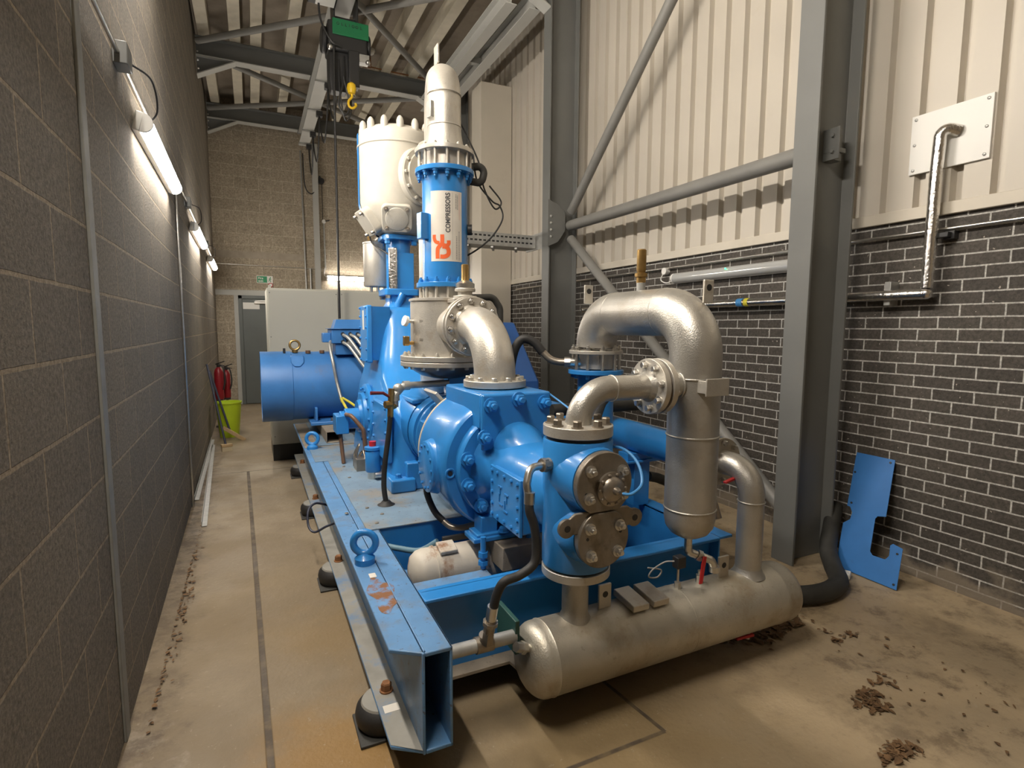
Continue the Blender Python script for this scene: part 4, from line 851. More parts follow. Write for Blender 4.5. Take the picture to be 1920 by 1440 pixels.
# valve chest
mk('chest_casing', MB().lathe((AX, VY, .655), (0, 0, 1), [(.138, 0), (.142, .01), (.142, .515), (.138, .524)], 56), BLUE, t)
mk('chest_gasket', MB().cyl((AX, VY, 1.179), (AX, VY, 1.193), .128, n=48), DARK, t)
mk('chest_gasket', MB().cyl((AX, VY, .646), (AX, VY, .655), .128, n=48), DARK, t)
flange(t, (AX, VY, .612), (0, 0, 1), .142, .034, 0, SILVER2)
zc1, zc2, r1, r2_ = 1.035, .820, .124, .115
def eight(r1, r2, n=22):
    out = []; d = zc1 - zc2
    a1 = math.acos((d * d + r1 * r1 - r2 * r2) / (2 * d * r1)) if d < r1 + r2 else .01
    a2 = math.acos((d * d + r2 * r2 - r1 * r1) / (2 * d * r2)) if d < r1 + r2 else .01
    for k in range(n + 1):
        a = -PI / 2 + a1 + (2 * PI - 2 * a1) * k / n; out.append((r1 * math.cos(a), zc1 + r1 * math.sin(a)))
    for k in range(n + 1):
        a = PI / 2 + a2 + (2 * PI - 2 * a2) * k / n; out.append((r2 * math.cos(a), zc2 + r2 * math.sin(a)))
    return out
def e3(r1, r2, y): return [V((AX + x, y, z)) for x, z in eight(r1, r2)]
mk('cover_boss', MB().loft([e3(r1 + .02, r2_ + .025, 1.87), e3(r1 + .012, r2_ + .016, 1.76), e3(r1 + .002, r2_ + .002, 1.705)]), BLUE, t, ang=60)
mk('eared_plate', MB().plate([(AX - .165, 1.70, .90), (AX - .178, 1.70, .878), (AX - .165, 1.70, .855), (AX - .09, 1.70, .845), (AX + .09, 1.70, .845), (AX + .165, 1.70, .855), (AX + .178, 1.70, .878), (AX + .165, 1.70, .90), (AX + .12, 1.70, .93), (AX - .12, 1.70, .93)], (0, -.014, 0)), COVER, t, .004)
for s_ in (-1, 1):
    mk('plate_ear', MB().lathe((AX + s_ * .155, 1.70, .878), (0, -1, 0), [(.036, 0), (.036, .0135), (.034, .0145), (.001, .0145)], 28), COVER, t)
    mk('ear_hole', MB().cyl((AX + s_ * .155, 1.687, .878), (AX + s_ * .155, 1.6845, .878), .013), DARK, t)
up = [(x, z) for x, z in eight(r1, r2_) ]
zs = zc2 + (zc1 - zc2) * .495
def half(r, zc, upper):
    out = []
    for k in range(49):
        a = 2 * PI * k / 48; z = zc + r * math.sin(a); z = max(z, zs + .002) if upper else min(z, zs - .002); out.append(V((AX + r * math.cos(a), 1.703, z)))
    return out[:-1]
mk('upper_cover', MB().plate(half(r1, zc1, True), (0, -.032, 0)), COVER, t, .004)
mk('lower_cover', MB().plate(half(r2_, zc2, False), (0, -.032, 0)), COVER, t, .004)
for a in (.55, 2.45, 3.72, 5.72): bolt(t, (AX + .088 * math.cos(a), 1.671, zc1 + .088 * math.sin(a)), (0, -1, 0), .016, .036, BRIGHT, 'cover_nut', 'nut')
for a in (.62, 2.5, 3.9, 5.55): bolt(t, (AX + .083 * math.cos(a), 1.671, zc2 + .083 * math.sin(a)), (0, -1, 0), .016, .036, BRIGHT, 'cover_nut', 'nut')
vp = mk('valve_cap', MB().lathe((AX + .025, 1.671, zc1 - .02), (0, -1, 0), [(.066, 0), (.066, .012), (.050, .016), (.048, .022), (.036, .032), (.016, .035), (.013, .05), (.006, .056)], 40), STEEL, t)
bolts(t, (AX + .025, 1.659, zc1 - .02), (0, -1, 0), .058, 10, .007, .009, STEEL, 'cap_screw', 'cap')
mk('cap_tip', MB().cyl((AX + .025, 1.645, zc1 - .02), (AX + .025, 1.622, zc1 - .02), .014, n=6), BRIGHT, vp)
for x, z in ((-.085, zc1 - .03), (-.075, zc2 + .01), (.075, zc2 + .02)): mk('small_hole', MB().cyl((AX + x, 1.6705, z), (AX + x, 1.669, z), .006), DARK, t)
mk('sensor_lead', MB().tube(spline([(AX + .035, 1.61, zc1 - .025), (AX + .06, 1.585, zc1 - .02), (AX + .115, 1.60, zc1 + .01), (AX + .14, 1.66, zc1 + .07), (AX + .13, 1.74, zc1 + .11), (AX + .12, 1.86, zc1 + .10)]), .006, 8), CABLE_BLUE, label='bright blue sensor cable looping from the valve chest cover', cat='cable')
# hose from chest to the cross beam pipe
t = thing('oil_hose', 'black hose with steel elbow hanging from the blue valve chest down to the skid pipe', 'hose', (.85, 1.8, .3))
hp = spline([(.928, 1.80, .975), (.925, 1.79, .93), (.94, 1.78, .875), (.945, 1.77, .80), (.93, 1.76, .735), (.87, 1.76, .70), (.81, 1.765, .685), (.785, 1.775, .64), (.775, 1.79, .575)])
mk('hose_rubber', MB().tube(hp, .0175, 18), BLACK, t)
mk('steel_elbow', MB().tube(fillet([(1.02, 1.85, 1.085), (.945, 1.83, 1.085), (.922, 1.81, 1.03), (.928, 1.80, .965)], .04, 8), .0155, 18), BRIGHT, t)
mk('ferrule', MB().cyl((.930, 1.80, 1.0), (.928, 1.798, .955), .021), BRIGHT, t)
mk('ferrule', MB().cyl((.774, 1.79, .585), (.770, 1.80, .53), .021), BRIGHT, t)
mk('union_nut', MB().cyl((1.055, 1.858, 1.085), (1.005, 1.846, 1.085), .026).cyl((1.03, 1.852, 1.085), (1.012, 1.848, 1.085), .029, n=6), STEEL, t)
mk('union_nut', MB().cyl((.770, 1.80, .53), (.768, 1.815, .475), .022).cyl((.770, 1.803, .52), (.769, 1.806, .505), .03, n=8).cyl((.768, 1.815, .475), (.768, 1.83, .42), .024, n=6), STEEL, t)
mk('boss', MB().tube([(1.06, 1.86, 1.085), (1.10, 1.87, 1.085)], .03), BLUE, t)
t = thing('oil_pipe', 'short grey pipe with a tee running from the skid beam to a green plate', 'pipe', (.75, 1.86, .38))
mk('pipe_run', MB().cyl((.60, 1.86, .40), (.90, 1.86, .40), .026), GALV, t)
mk('tee', MB().cyl((.73, 1.86, .40), (.80, 1.86, .40), .032).cyl((.766, 1.855, .40), (.767, 1.845, .445), .026), STEEL, t)
mk('end_plate', MB().box(.892, .912, 1.84, 2.02, .33, .47), mat('dark_green_paint', (.02, .07, .06), .5), t, .003)
# lower drain hose of the drum
t = thing('drain_hose', 'short black hose with steel elbow tucked under the blue lying cylinder', 'hose', (.87, 2.8, .55))
mk('hose_rubber', MB().tube(spline([(.835, 2.86, .79), (.835, 2.85, .72), (.85, 2.835, .66), (.87, 2.80, .61), (.90, 2.76, .575)]), .018, 14), BLACK, t)
mk('steel_elbow', MB().tube(spline([(.90, 2.76, .575), (.93, 2.73, .55), (.98, 2.70, .545), (1.05, 2.68, .56)]), .017, 14), STEEL, t)

# crosshead guide between the lying cylinder and the crankcase
t = thing('crosshead_guide', 'blue crosshead guide with open windows between crankcase and lying cylinder', 'compressor part', (AX, 3.3, .6))
mk('guide_barrel', MB().lathe(ly(3.62), (0, -1, 0), [(.25, 0), (.25, .10), (.245, .11), (.17, .12), (.165, .38)], 56), BLUE, t)
mk('round_flange', MB().lathe(ly(3.40), (0, -1, 0), [(.255, 0), (.262, .004), (.262, .03), (.255, .034)], 64), BLUE, t)
mk('window_frame', MB().box(AX - .24, AX - .16, 3.11, 3.37, ZH + .02, ZH + .12).box(AX - .20, AX - .17, 3.11, 3.37, ZH - .16, ZH + .10), BLUE, t, .006)
mk('window_opening', MB().box(AX - .245, AX - .19, 3.13, 3.24, ZH - .13, ZH + .05), DARK, t, .01)
mk('steel_cover', MB().obox((AX - .14, 3.20, ZH + .235), (.55, 0, .5), .02, .24, .24, (-.5, 0, .55)), SILVER2, t, .003)
mk('rod_packing', MB().cyl(ly(3.12), ly(3.25), .19).cyl(ly(3.25), ly(3.30), .12), STEEL, t)
for z, yy in ((ZH + .1, 3.355), (ZH - .2, 3.355)): bolt(t, (AX - .20, yy, z), (0, -1, 0), .022, .022, BLUE, 'flange_bolt')
bolts(t, ly(3.366), (0, -1, 0), .225, 12, .014, .014, BLUE, 'flange_bolt')

# ------------------------------------------------------------ crankcase and upright column
t = thing('crankcase', 'blue cast crankcase tower of the compressor standing on the skid deck', 'compressor part', (AX, 4.85, .5))
CY = 4.85
def ring(z, hx, y0, y1, r): return [V((AX + x, (y0 + y1) / 2 + yy, z)) for x, yy in rrect(2 * hx, y1 - y0, r, 5)]
mk('tower_casing', MB().loft([ring(.508, .36, 3.62, 5.3, .08), ring(.62, .35, 3.64, 5.3, .1), ring(.80, .33, 3.68, 5.3, .13), ring(1.0, .32, 3.74, 5.3, .14), ring(1.12, .30, 3.86, 5.3, .14), ring(1.22, .27, 4.20, 5.28, .14), ring(1.40, .235, 4.42, 5.25, .13), ring(1.60, .205, 4.52, 5.15, .12), ring(1.76, .175, 4.60, 5.08, .11), ring(1.79, .15, 4.64, 5.05, .1)]), BLUE, t, ang=50)
for yy in (3.66,):
    for s_ in (-1, 1):
        mk('foot', MB().box(AX + s_ * .30 - .085, AX + s_ * .30 + .085, yy - .10, yy + .14, .508, .60), BLUE, t, .012)
        bolt(t, (AX + s_ * .32, yy - .03, .60), (0, 0, 1), .02, .025, BLUE, 'foot_bolt')
    mk('foot_web', MB().box(AX - .27, AX + .27, 3.60, 3.75, .508, .70), BLUE, t, .01)
# crank bearing cover and oil pump on the left side
mk('bearing_cover', MB().lathe((AX - .31, CY - .15, ZH - .04), (-1, 0, 0), [(.27, 0), (.27, .03), (.258, .04), (.20, .045), (.19, .07), (.14, .075), (.13, .10), (.001, .10)], 64), BLUE, t)
bolts(t, (AX - .351, CY - .15, ZH - .04), (-1, 0, 0), .235, 16, .014, .016, BLUE, 'cover_bolt')
op = mk('oil_pump', MB().cyl((AX - .40, CY - .20, ZH - .05), (AX - .52, CY - .20, ZH - .05), .085, n=36).cyl((AX - .52, CY - .2, ZH - .05), (AX - .56, CY - .2, ZH - .05), .065, n=36).box(AX - .60, AX - .5, CY - .30, CY - .1, ZH - .16, ZH - .01), BLUE, t, .006)
mk('pump_pipe', MB().tube(fillet([(AX - .52, CY - .30, ZH + .0), (AX - .5, CY - .45, ZH + .01), (AX - .42, CY - .50, ZH - .1), (AX - .40, CY - .52, .55)], .06, 8), .017, 12), COPPER, t)
mk('pump_pipe', MB().tube(fillet([(AX - .56, CY - .2, ZH - .1), (AX - .56, CY - .25, .70), (AX - .55, CY - .3, .51)], .04, 6), .016, 12), COPPER, t)
# front access plate
mk('access_plate', MB().box(AX - .375, AX - .335, 3.72, 4.2, .68, 1.08), BLUE, t, .008)
for z in (.71, .80, .89, .98, 1.06):
    for yy in (3.75, 4.17): bolt(t, (AX - .375, yy, z), (-1, 0, 0), .011, .012, BLUE, 'plate_bolt')
mk('guide_neck', MB().lathe(ly(3.85), (0, -1, 0), [(.30, 0), (.27, .10), (.255, .22)], 56), BLUE, t)
mk('top_deck', MB().box(AX - .22, AX + .28, 3.62, 4.1, 1.10, 1.135), BLUE, t, .01)
# long narrow cover on the tower's side
sp_ = mk('side_panel', MB().box(AX - .345, AX - .30, 4.52, 4.83, 1.33, 1.80), BLUE, t, .01)
mk('panel_wedge', MB().plate([(AX - .30, 4.54, 1.35), (AX - .30, 4.81, 1.35), (AX - .30, 4.81, 1.79), (AX - .30, 4.54, 1.79)], (.16, .05, 0)), BLUE, t)
for z in (1.35, 1.44, 1.53, 1.62, 1.71, 1.78):
    for yy in (4.545, 4.805): bolt(t, (AX - .345, yy, z), (-1, 0, 0), .01, .011, BLUE, 'panel_bolt')
mk('panel_label', MB().box(AX - .347, AX - .345, 4.64, 4.70, 1.60, 1.76), LABELW, sp_)
# lantern and square flange below the upright cylinder
mk('lantern', MB().loft([ring(1.79, .12, CY - .16, CY + .16, .05), ring(1.84, .10, CY - .12, CY + .12, .05), ring(1.90, .11, CY - .13, CY + .13, .05)]).tube([(AX - .05, CY - .13, 1.74), (AX - .04, CY - .14, 1.82), (AX - .0, CY - .15, 1.91)], .03, 12), BLUE, t, ang=50)
mk('lower_flange', MB().plate([V((AX, CY, 1.895)) + V((x, yy, 0)) for x, yy in rrect(.30, .30, .03)], (0, 0, .055)), BLUE, t, .006)
for sx_ in (-1, 1):
    for sy2 in (-1, 1): bolt(t, (AX + sx_ * .12, CY + sy2 * .12, 1.895), (0, 0, -1), .022, .03, BRIGHT, 'flange_nut')
mk('column', MB().cyl((AX, CY, 1.95), (AX, CY, 2.37), .105, n=40).box(AX - .06, AX + .11, CY - .115, CY - .05, 1.95, 2.26), BLUE, t, .004)
mk('foil_strip', MB().obox((AX - .075, CY - .12, 2.12), (0, 0, 1), .36, .02, .075, (1, -.4, 0)), FOIL, t, .012)
mk('upper_flange', MB().plate([V((AX, CY, 2.365)) + V((x, yy, 0)) for x, yy in rrect(.32, .32, .10)], (0, 0, .04)), BLUE, t, .006)
for sx_ in (-1, 1):
    for sy2 in (-1, 1): bolt(t, (AX + sx_ * .115, CY + sy2 * .115, 2.365), (0, 0, -1), .026, .04, BLUE, 'flange_nut')
# oil filter
t = thing('oil_filter', 'small blue oil filter with red cap on the deck by the crankcase', 'filter', (.77, 4.02, .508))
mk('filter_body', MB().lathe((.77, 4.02, .56), (0, 0, 1), [(.05, 0), (.056, .01), (.056, .15), (.05, .16), (.06, .165), (.06, .185), (.03, .19)], 28), BLUE, t)
mk('red_cap', MB().cyl((.77, 4.02, .75), (.77, 4.02, .785), .026, n=10), RED, t)
mk('steel_fitting', MB().cyl((.77, 4.02, .508), (.77, 4.02, .56), .04).cyl((.77, 3.95, .545), (.85, 3.95, .545), .022), BRIGHT, t)
mk('filter_head', MB().box(.80, .90, 4.0, 4.06, .60, .70), BLUE, t, .008)
mk('hose_clutter', MB().tube(spline([(.70, 4.45, .51), (.70, 4.40, .62), (.73, 4.35, .70), (.70, 4.33, .60), (.72, 4.3, .52)]), .008, 8).tube(spline([(.74, 4.5, .51), (.73, 4.4, .58), (.76, 4.36, .64), (.77, 4.3, .56)]), .01, 8).box(.69, .80, 4.25, 4.4, .508, .60), STEEL, label='tangle of small rusty pipes and fittings on the deck by the oil pump', cat='pipework', bevel=.004)
# sample valve with hanging black hose
t = thing('drain_valve', 'small ball valve with dark red lever and a black hose dropping into the deck hole', 'valve', (.75, 3.4, .51))
mk('feed_pipe', MB().tube(fillet([(1.18, 3.50, 1.25), (.86, 3.44, 1.25), (.80, 3.42, 1.19), (.80, 3.42, 1.12)], .04, 8), .022, 16), GALV, t)
mk('pipe_elbow', MB().cyl((.86, 3.44, 1.25), (.90, 3.445, 1.25), .03).cyl((.80, 3.42, 1.16), (.80, 3.42, 1.19), .03).sphere((.825, 3.43, 1.235), .033), GALV, t)
mk('valve_body', MB().tube([(.80, 3.42, 1.13), (.755, 3.40, 1.12)], .022).cyl((.765, 3.40, 1.06), (.775, 3.40, 1.24), .019).cyl((.73, 3.39, 1.14), (.77, 3.40, 1.14), .024, n=8), BRASS, t)
mk('valve_lever', MB().tube([(.765, 3.395, 1.185), (.72, 3.385, 1.215), (.64, 3.37, 1.22)], [.008, .010, .012], 10), mat('dark_red_grip', (.13, .012, .015), .5), t, label='dark red lever')
mk('black_hose', MB().tube(spline([(.77, 3.40, 1.14), (.755, 3.395, .98), (.725, 3.39, .78), (.713, 3.385, .63), (.722, 3.37, .512)]), .0165, 14), BLACK, t)
mk('rubber_boot', MB().lathe((.722, 3.37, .5085), (0, 0, 1), [(.055, 0), (.04, .006), (.024, .025)], 20), BLACK, t)

# ------------------------------------------------------------ upright low-pressure cylinder
t = thing('upright_cylinder', 'large off-white upright cylinder with studded domed top on a blue column', 'compressor cylinder', (AX, CY, 2.405))
mk('cylinder_body', MB().lathe((AX, CY, 2.405), (0, 0, 1), [(.15, 0), (.20, .03), (.31, .21), (.322, .25), (.322, .71), (.330, .715), (.330, .725), (.324, .73), (.324, .80), (.312, .825), (.26, .865), (.15, .90), (.001, .91)], 72), WHITE_LP, t)
mk('blue_rim', MB().lathe((AX, CY, 2.405), (0, 0, 1), [(.185, .005), (.316, .20), (.327, .25), (.327, .82)], 24, PI * .5, PI * 1.03), BLUE, t)
bolts(t, (AX, CY, 2.405 + .82), (0, 0, 1), .285, 14, .03, .10, WHITE_LP, 'head_nut', 'cap', ph=.1)
u = V((-.25, -.97, 0)).normalized(); nrm = (u * .86 + V((0, 0, -.5))).normalized(); cc = V((AX, CY, 2.52)) + u * .262
sx_ = nrm.cross(V((0, 0, 1))).normalized(); uu = sx_.cross(nrm).normalized()
vc = mk('valve_cover', MB().plate([cc - nrm * .05 + sx_ * a + uu * b_ for a, b_ in rrect(.25, .23, .05)], nrm * .075), WHITE_LP, t, .008)
mk('cover_dome', MB().lathe(cc + nrm * .02, nrm, [(.098, 0), (.092, .012), (.06, .02), (.001, .022)], 40), WHITE_LP, t)
for a in (-.085, .085):
    for b_ in (-.08, .08): bolt(t, cc + nrm * .025 + sx_ * a + uu * b_, nrm, .014, .03, STEEL, 'cover_nut')
u = V((-.98, -.1, 0)).normalized(); nrm = (u * .82 + V((0, 0, -.57))).normalized(); cc = V((AX, CY, 2.51)) + u * .262
sx_ = nrm.cross(V((0, 0, 1))).normalized(); uu = sx_.cross(nrm).normalized()
mk('valve_cover', MB().plate([cc - nrm * .05 + sx_ * a + uu * b_ for a, b_ in rrect(.25, .23, .05)], nrm * .08), WHITE_LP, t, .008)
bolts(t, cc + nrm * .03, nrm, .12, 4, .014, .03, STEEL, 'cover_nut', ph=.78)
pd = V((.45, -.89, 0)).normalized(); pc = V((AX, CY, 2.86)) + pd * .29
pf = mk('side_port', MB().lathe(pc, pd, [(.235, 0), (.235, .05), (.225, .06), (.19, .062), (.19, .085), (.10, .087)], 56), WHITE_LP, t)
bolts(t, pc + pd * .062, pd, .212, 12, .014, .02, WHITE_LP, 'port_bolt')
# grey silencer beside it
t = thing('suction_silencer', 'grey cylindrical silencer hanging at the left below the off-white cylinder', 'silencer', (.95, CY - .02, 1.98))
sxp, syp = .965, 5.05
sxp, syp = 1.05, 5.06
mk('silencer_can', MB().lathe((1.045, 5.06, 1.985), (0, 0, 1), [(.06, 0), (.115, .0), (.122, .01), (.122, .37), (.126, .375), (.126, .385), (.11, .395), (.04, .40)], 40), SILVER2, t)
mk('clamp_foot', MB().cyl((.98, 5.02, 1.935), (.98, 5.02, 1.985), .014).cyl((1.03, 4.98, 1.935), (1.03, 4.98, 1.985), .014).cyl((1.09, 4.98, 1.935), (1.09, 4.98, 1.985), .014), BRIGHT, t)
mk('silencer_link', MB().cyl((1.045, 5.06, 2.38), (1.10, 5.0, 2.46), .035), SILVER2, t)
mk('top_cock', MB().cyl((.965, 4.99, 2.38), (.96, 4.985, 2.45), .016, n=8), BRASS, t)
mk('sensor_wire', MB().tube(spline([(.965, 4.98, 2.42), (.98, 4.9, 2.34), (1.06, 4.78, 2.26), (1.09, 4.73, 2.22)]), .007, 8), DARK, t)

# ------------------------------------------------------------ labelled intercooler, its tank and pipes
TY = 3.55
t = thing('intercooler', 'blue upright intercooler tube carrying the white compressor maker label', 'cooler', (AX, TY, 1.88))
R0 = .148
mk('cooler_shell', MB().cyl((AX, TY, 1.90), (AX, TY, 2.63), R0, n=64), BLUE, t)
for z, s_ in ((1.895, 1), (2.625, -1)): 
    mk('flange', MB().cyl((AX, TY, z - .012), (AX, TY, z + .018), .192, n=56), BLUE, t, .003)
bolts(t, (AX, TY, 1.913), (0, 0, 1), .168, 14, .013, .035, BLUE, 'flange_nut', 'nut')
bolts(t, (AX, TY, 2.613), (0, 0, -1), .168, 14, .013, .045, BLUE, 'flange_nut', 'nut')
ca = math.atan2(-TY, -AX)                                 # direction from tube axis to camera
def oncyl(ang, z, r): return V((AX + r * math.cos(ca + ang), TY + r * math.sin(ca + ang), z))
# label: s grows to the viewer's right, from -.105 to .115 m of arc
def lab(s_, z, off): return oncyl(s_ / R0, z, R0 + off)
S0, S1, Z0, Z1 = -.095, .118, 2.045, 2.485
m = MB(); n = 16
for k in range(n + 1):
    s_ = S0 + (S1 - S0) * k / n
    m.v += [lab(s_, Z0, .0012), lab(s_, Z1, .0012)]
m.f = [[2 * k, 2 * k + 2, 2 * k + 3, 2 * k + 1] for k in range(n)]
lb = mk('maker_label', m, LABELW, t, ang=60)
def LU(u, v): return (S0 + (S1 - S0) * u, Z1 + (Z0 - Z1) * v)     # label coordinates: u right, v down
def px(x, y): return ((x - 250) / 455, (y - 185) / 1140)          # from a close look at the label
def ltext(txt, size, x, y_start, mt_, nm, bold=0, length=None):
    v_, f_ = text_mesh(txt, size, bold); wd = max(p.x for p in v_) or 1; kx = (length / wd) if length else 1
    m = MB(); u0, v0 = px(x, y_start); s0, z0 = LU(u0, v0)
    m.add([lab(s0 - p.y, z0 + p.x * kx, .0020) for p in v_], f_)
    mk(nm, m, mt_, lb, ang=10)
kz = (Z1 - Z0) / 1140
ltext('COMPRESSORS', .041, 522, 858, PRINT, 'label_lettering', .0011, 640 * kz)
def ribbon(pts, wd, mt_, nm):
    P2 = [LU(*px(*p)) for p in pts]; m = MB(); L_, Rr = [], []
    for i, p in enumerate(P2):
        a = P2[max(i - 1, 0)]; b_ = P2[min(i + 1, len(P2) - 1)]; dx, dz = b_[0] - a[0], b_[1] - a[1]; l = math.hypot(dx, dz) or 1
        nx, nz = -dz / l * wd / 2, dx / l * wd / 2
        m.v += [lab(p[0] + nx, p[1] + nz, .0022), lab(p[0] - nx, p[1] - nz, .0022)]
    m.f = [[2 * i, 2 * i + 2, 2 * i + 3, 2 * i + 1] for i in range(len(P2) - 1)]
    mk(nm, m, mt_, lb, ang=60)
def sp2(pts, n=6): return [(p.x, p.y) for p in spline([V((a, b_, 0)) for a, b_ in pts], n)]
kx_ = (S1 - S0) / 455
ribbon(sp2([(348, 1283), (348, 1160), (356, 1110), (385, 1070), (408, 1040), (414, 1000), (414, 890)]), 54 * kx_, ORANGE, 'orange_logo')
ribbon(sp2([(303, 893), (303, 950), (318, 1000), (350, 1022), (376, 1024)]), 48 * kx_, ORANGE, 'orange_logo')
ribbon(sp2([(385, 1250), (440, 1250), (488, 1222), (500, 1170), (488, 1115), (455, 1090), (415, 1085)]), 56 * kx_, ORANGE, 'orange_logo')
ribbon(sp2([(430, 1060), (470, 1070), (500, 1040), (500, 985)]), 50 * kx_, ORANGE, 'orange_logo')
ribbon([(556, 205), (556, 1300)], 4 * kx_, PRINT2, 'rule_line')
ribbon([(660, 205), (660, 640)], 3 * kx_, ORANGE, 'rule_line')
rnd = random.Random(4)                                    # faded small print, too small to read: rows of broken strokes
for x, y0, y1 in ((615, 890, 1290), (655, 820, 1300), (605, 225, 470), (630, 225, 475)):
    y = y1
    while y > y0 + 20:
        l = rnd.uniform(8, 30); ribbon([(x, y), (x, max(y - l, y0))], 15 * kx_, PRINT2, 'faded_small_print'); y -= l + rnd.uniform(4, 9)
# blue terminal block on the left flank
e = oncyl(-.98, 2.27, R0); er = (e - V((AX, TY, 2.27))).normalized()
mk('side_box', MB().obox(e + er * .022, er, .06, .055, .165), BLUE, t, .004)
e = oncyl(1.55, 2.27, R0); er = (e - V((AX, TY, 2.27))).normalized()
mk('black_knob', MB().cyl(e, e + er * .03, .035), DARK, t)
BX = AX + .14
# silver pipe over the top
t = thing('crossover_pipe', 'silver pipe rising from the labelled intercooler and bending over at the top', 'pipe', (AX, TY, 2.7))
mk('flange', MB().cyl((AX, TY, 2.74), (AX, TY, 2.768), .192, n=56), SILVER2, t, .003)
bolts(t, (AX, TY, 2.768), (0, 0, 1), .168, 14, .012, .02, SILVER2, 'flange_nut', 'nut')
bolts(t, (AX, TY, 2.643), (0, 0, 1), .168, 14, .009, .098, SILVER2, 'long_stud', 'stud')
mk('spacer', MB().cyl((AX, TY, 2.643), (AX, TY, 2.74), .14, n=40), SILVER2, t)
mk('reducer', MB().lathe((AX, TY, 2.768), (0, 0, 1), [(.135, 0), (.128, .02), (.112, .10), (.109, .14)], 44), SILVER2, t)
mk('bend_pipe', MB().tube(fillet([(AX, TY, 2.905), (AX, TY, 3.28), (BX, 4.10, 3.28), (BX, 4.10, 2.98)], .24, 16), .109, 44), SILVER2, t)
for z in (2.915, 3.115): mk('weld_ring', MB().torus((AX, TY, z), (0, 0, 1), .109, .004), SILVER2, t)
mk('lifting_lug', MB().box(AX - .006, AX + .006, 3.66, 3.74, 3.37, 3.49), SILVER2, t, .002)
mk('side_bracket', MB().obox((AX - .105, TY - .04, 3.0), (1, .3, 0), .03, .05, .10), GALV, t, .003)
mk('flange', MB().cyl((BX, 4.10, 2.94), (BX, 4.10, 2.98), .155, n=48).cyl((BX, 4.10, 2.89), (BX, 4.10, 2.93), .155, n=48), SILVER2, t, .003)
bolts(t, (BX, 4.10, 2.89), (0, 0, -1), .135, 10, .013, .03, SILVER2, 'flange_nut', 'nut')
pe = pc + pd * .09
mk('drop_bend', MB().tube(fillet([(BX, 4.10, 2.89), (BX + .01, 4.12, 2.80), pe + pd * .12, pe], .12, 10), .095, 36), SILVER2, t)
t = thing('grey_drum', 'pale grey upright drum with coned top half hidden behind the labelled intercooler', 'tank', (1.31, 4.06, 1.15))
mk('drum_shell', MB().lathe((1.31, 4.06, 1.14), (0, 0, 1), [(.15, 0), (.155, .02), (.155, 1.13), (.159, 1.135), (.155, 1.14), (.10, 1.30), (.05, 1.33), (.03, 1.335), (.03, 1.42), (.001, 1.42)], 44), SILVER2, t)
mk('top_nipple', MB().cyl((1.22, 3.98, 2.36), (1.22, 3.98, 2.46), .02), STEEL, t)
# silver tank under the intercooler
t = thing('intercooler_tank', 'pale silver round tank with bolted rim below the labelled intercooler', 'tank', (AX, TY, 1.28))
mk('tank_shell', MB().lathe((AX, TY, 1.425), (0, 0, 1), [(.235, 0), (.235, .365), (.244, .368), (.244, .382), (.23, .386), (.001, .386)], 64), SILVER2, t)
mk('rim_flange', MB().cyl((AX, TY, 1.402), (AX, TY, 1.435), .305, n=64), SILVER2, t, .003)
mk('rim_flange', MB().cyl((AX, TY, 1.368), (AX, TY, 1.398), .305, n=64), SILVER2, t, .003)
bolts(t, (AX, TY, 1.435), (0, 0, 1), .275, 18, .012, .025, SILVER2, 'rim_bolt', 'nut')
bolts(t, (AX, TY, 1.368), (0, 0, -1), .275, 18, .014, .018, BRIGHT, 'rim_bolt')
mk('bottom_dish', MB().lathe((AX, TY, 1.368), (0, 0, -1), [(.245, 0), (.225, .03), (.17, .065), (.09, .085), (.001, .09)], 56), mat('dark_shiny_steel', (.10, .10, .11), .3, metal=.7, bump=.15, bs=20), t)
mk('tank_leg', MB().box(AX + .0, AX + .24, TY - .05, TY + .06, 1.13, 1.30), BLUE, t, .01)
bolts(t, (AX, TY, 1.811), (0, 0, 1), .168, 14, .010, .075, SILVER2, 'long_stud', 'stud')
mk('spacer', MB().cyl((AX, TY, 1.811), (AX, TY, 1.884), .138, n=40), SILVER2, t)
# embossed tags, gauge and cock
for txt, z in (('221', 1.655), ('222', 1.535)):
    v_, f_ = text_mesh(txt, .022, .0004); ml = MB(); a0 = -.80
    ml.add([V((AX + .2358 * math.cos(ca + a0 + p.x / .235), TY + .2358 * math.sin(ca + a0 + p.x / .235), z + p.y)) for p in v_], f_)
    mk('stamped_number', ml, STEEL, t, ang=10)
ga = ca - 1.1; gd = V((math.cos(ga), math.sin(ga), 0)); gp = V((AX, TY, 1.66)) + gd * .235
gg = mk('gauge_stem', MB().tube(fillet([gp - gd * .01, gp + gd * .03, gp + gd * .03 + V((-.01, 0, -.0))], .01), .011), BRIGHT, t)
gf = gp + gd * .045
mk('gauge_dial', MB().cyl(gf, gf + V((-.9, -.2, .25)).normalized() * .022, .034), WHITE, gg)
gp2 = V((AX, TY, 1.52)) + gd * .235
mk('test_cock', MB().cyl(gp2, gp2 + gd * .06, .013, n=10).cyl(gp2 + gd * .035, gp2 + gd * .07, .02, n=6).box(gp2.x - .07, gp2.x - .035, gp2.y - .035, gp2.y + .01, gp2.z - .008, gp2.z + .045), BRASS, t, .003)
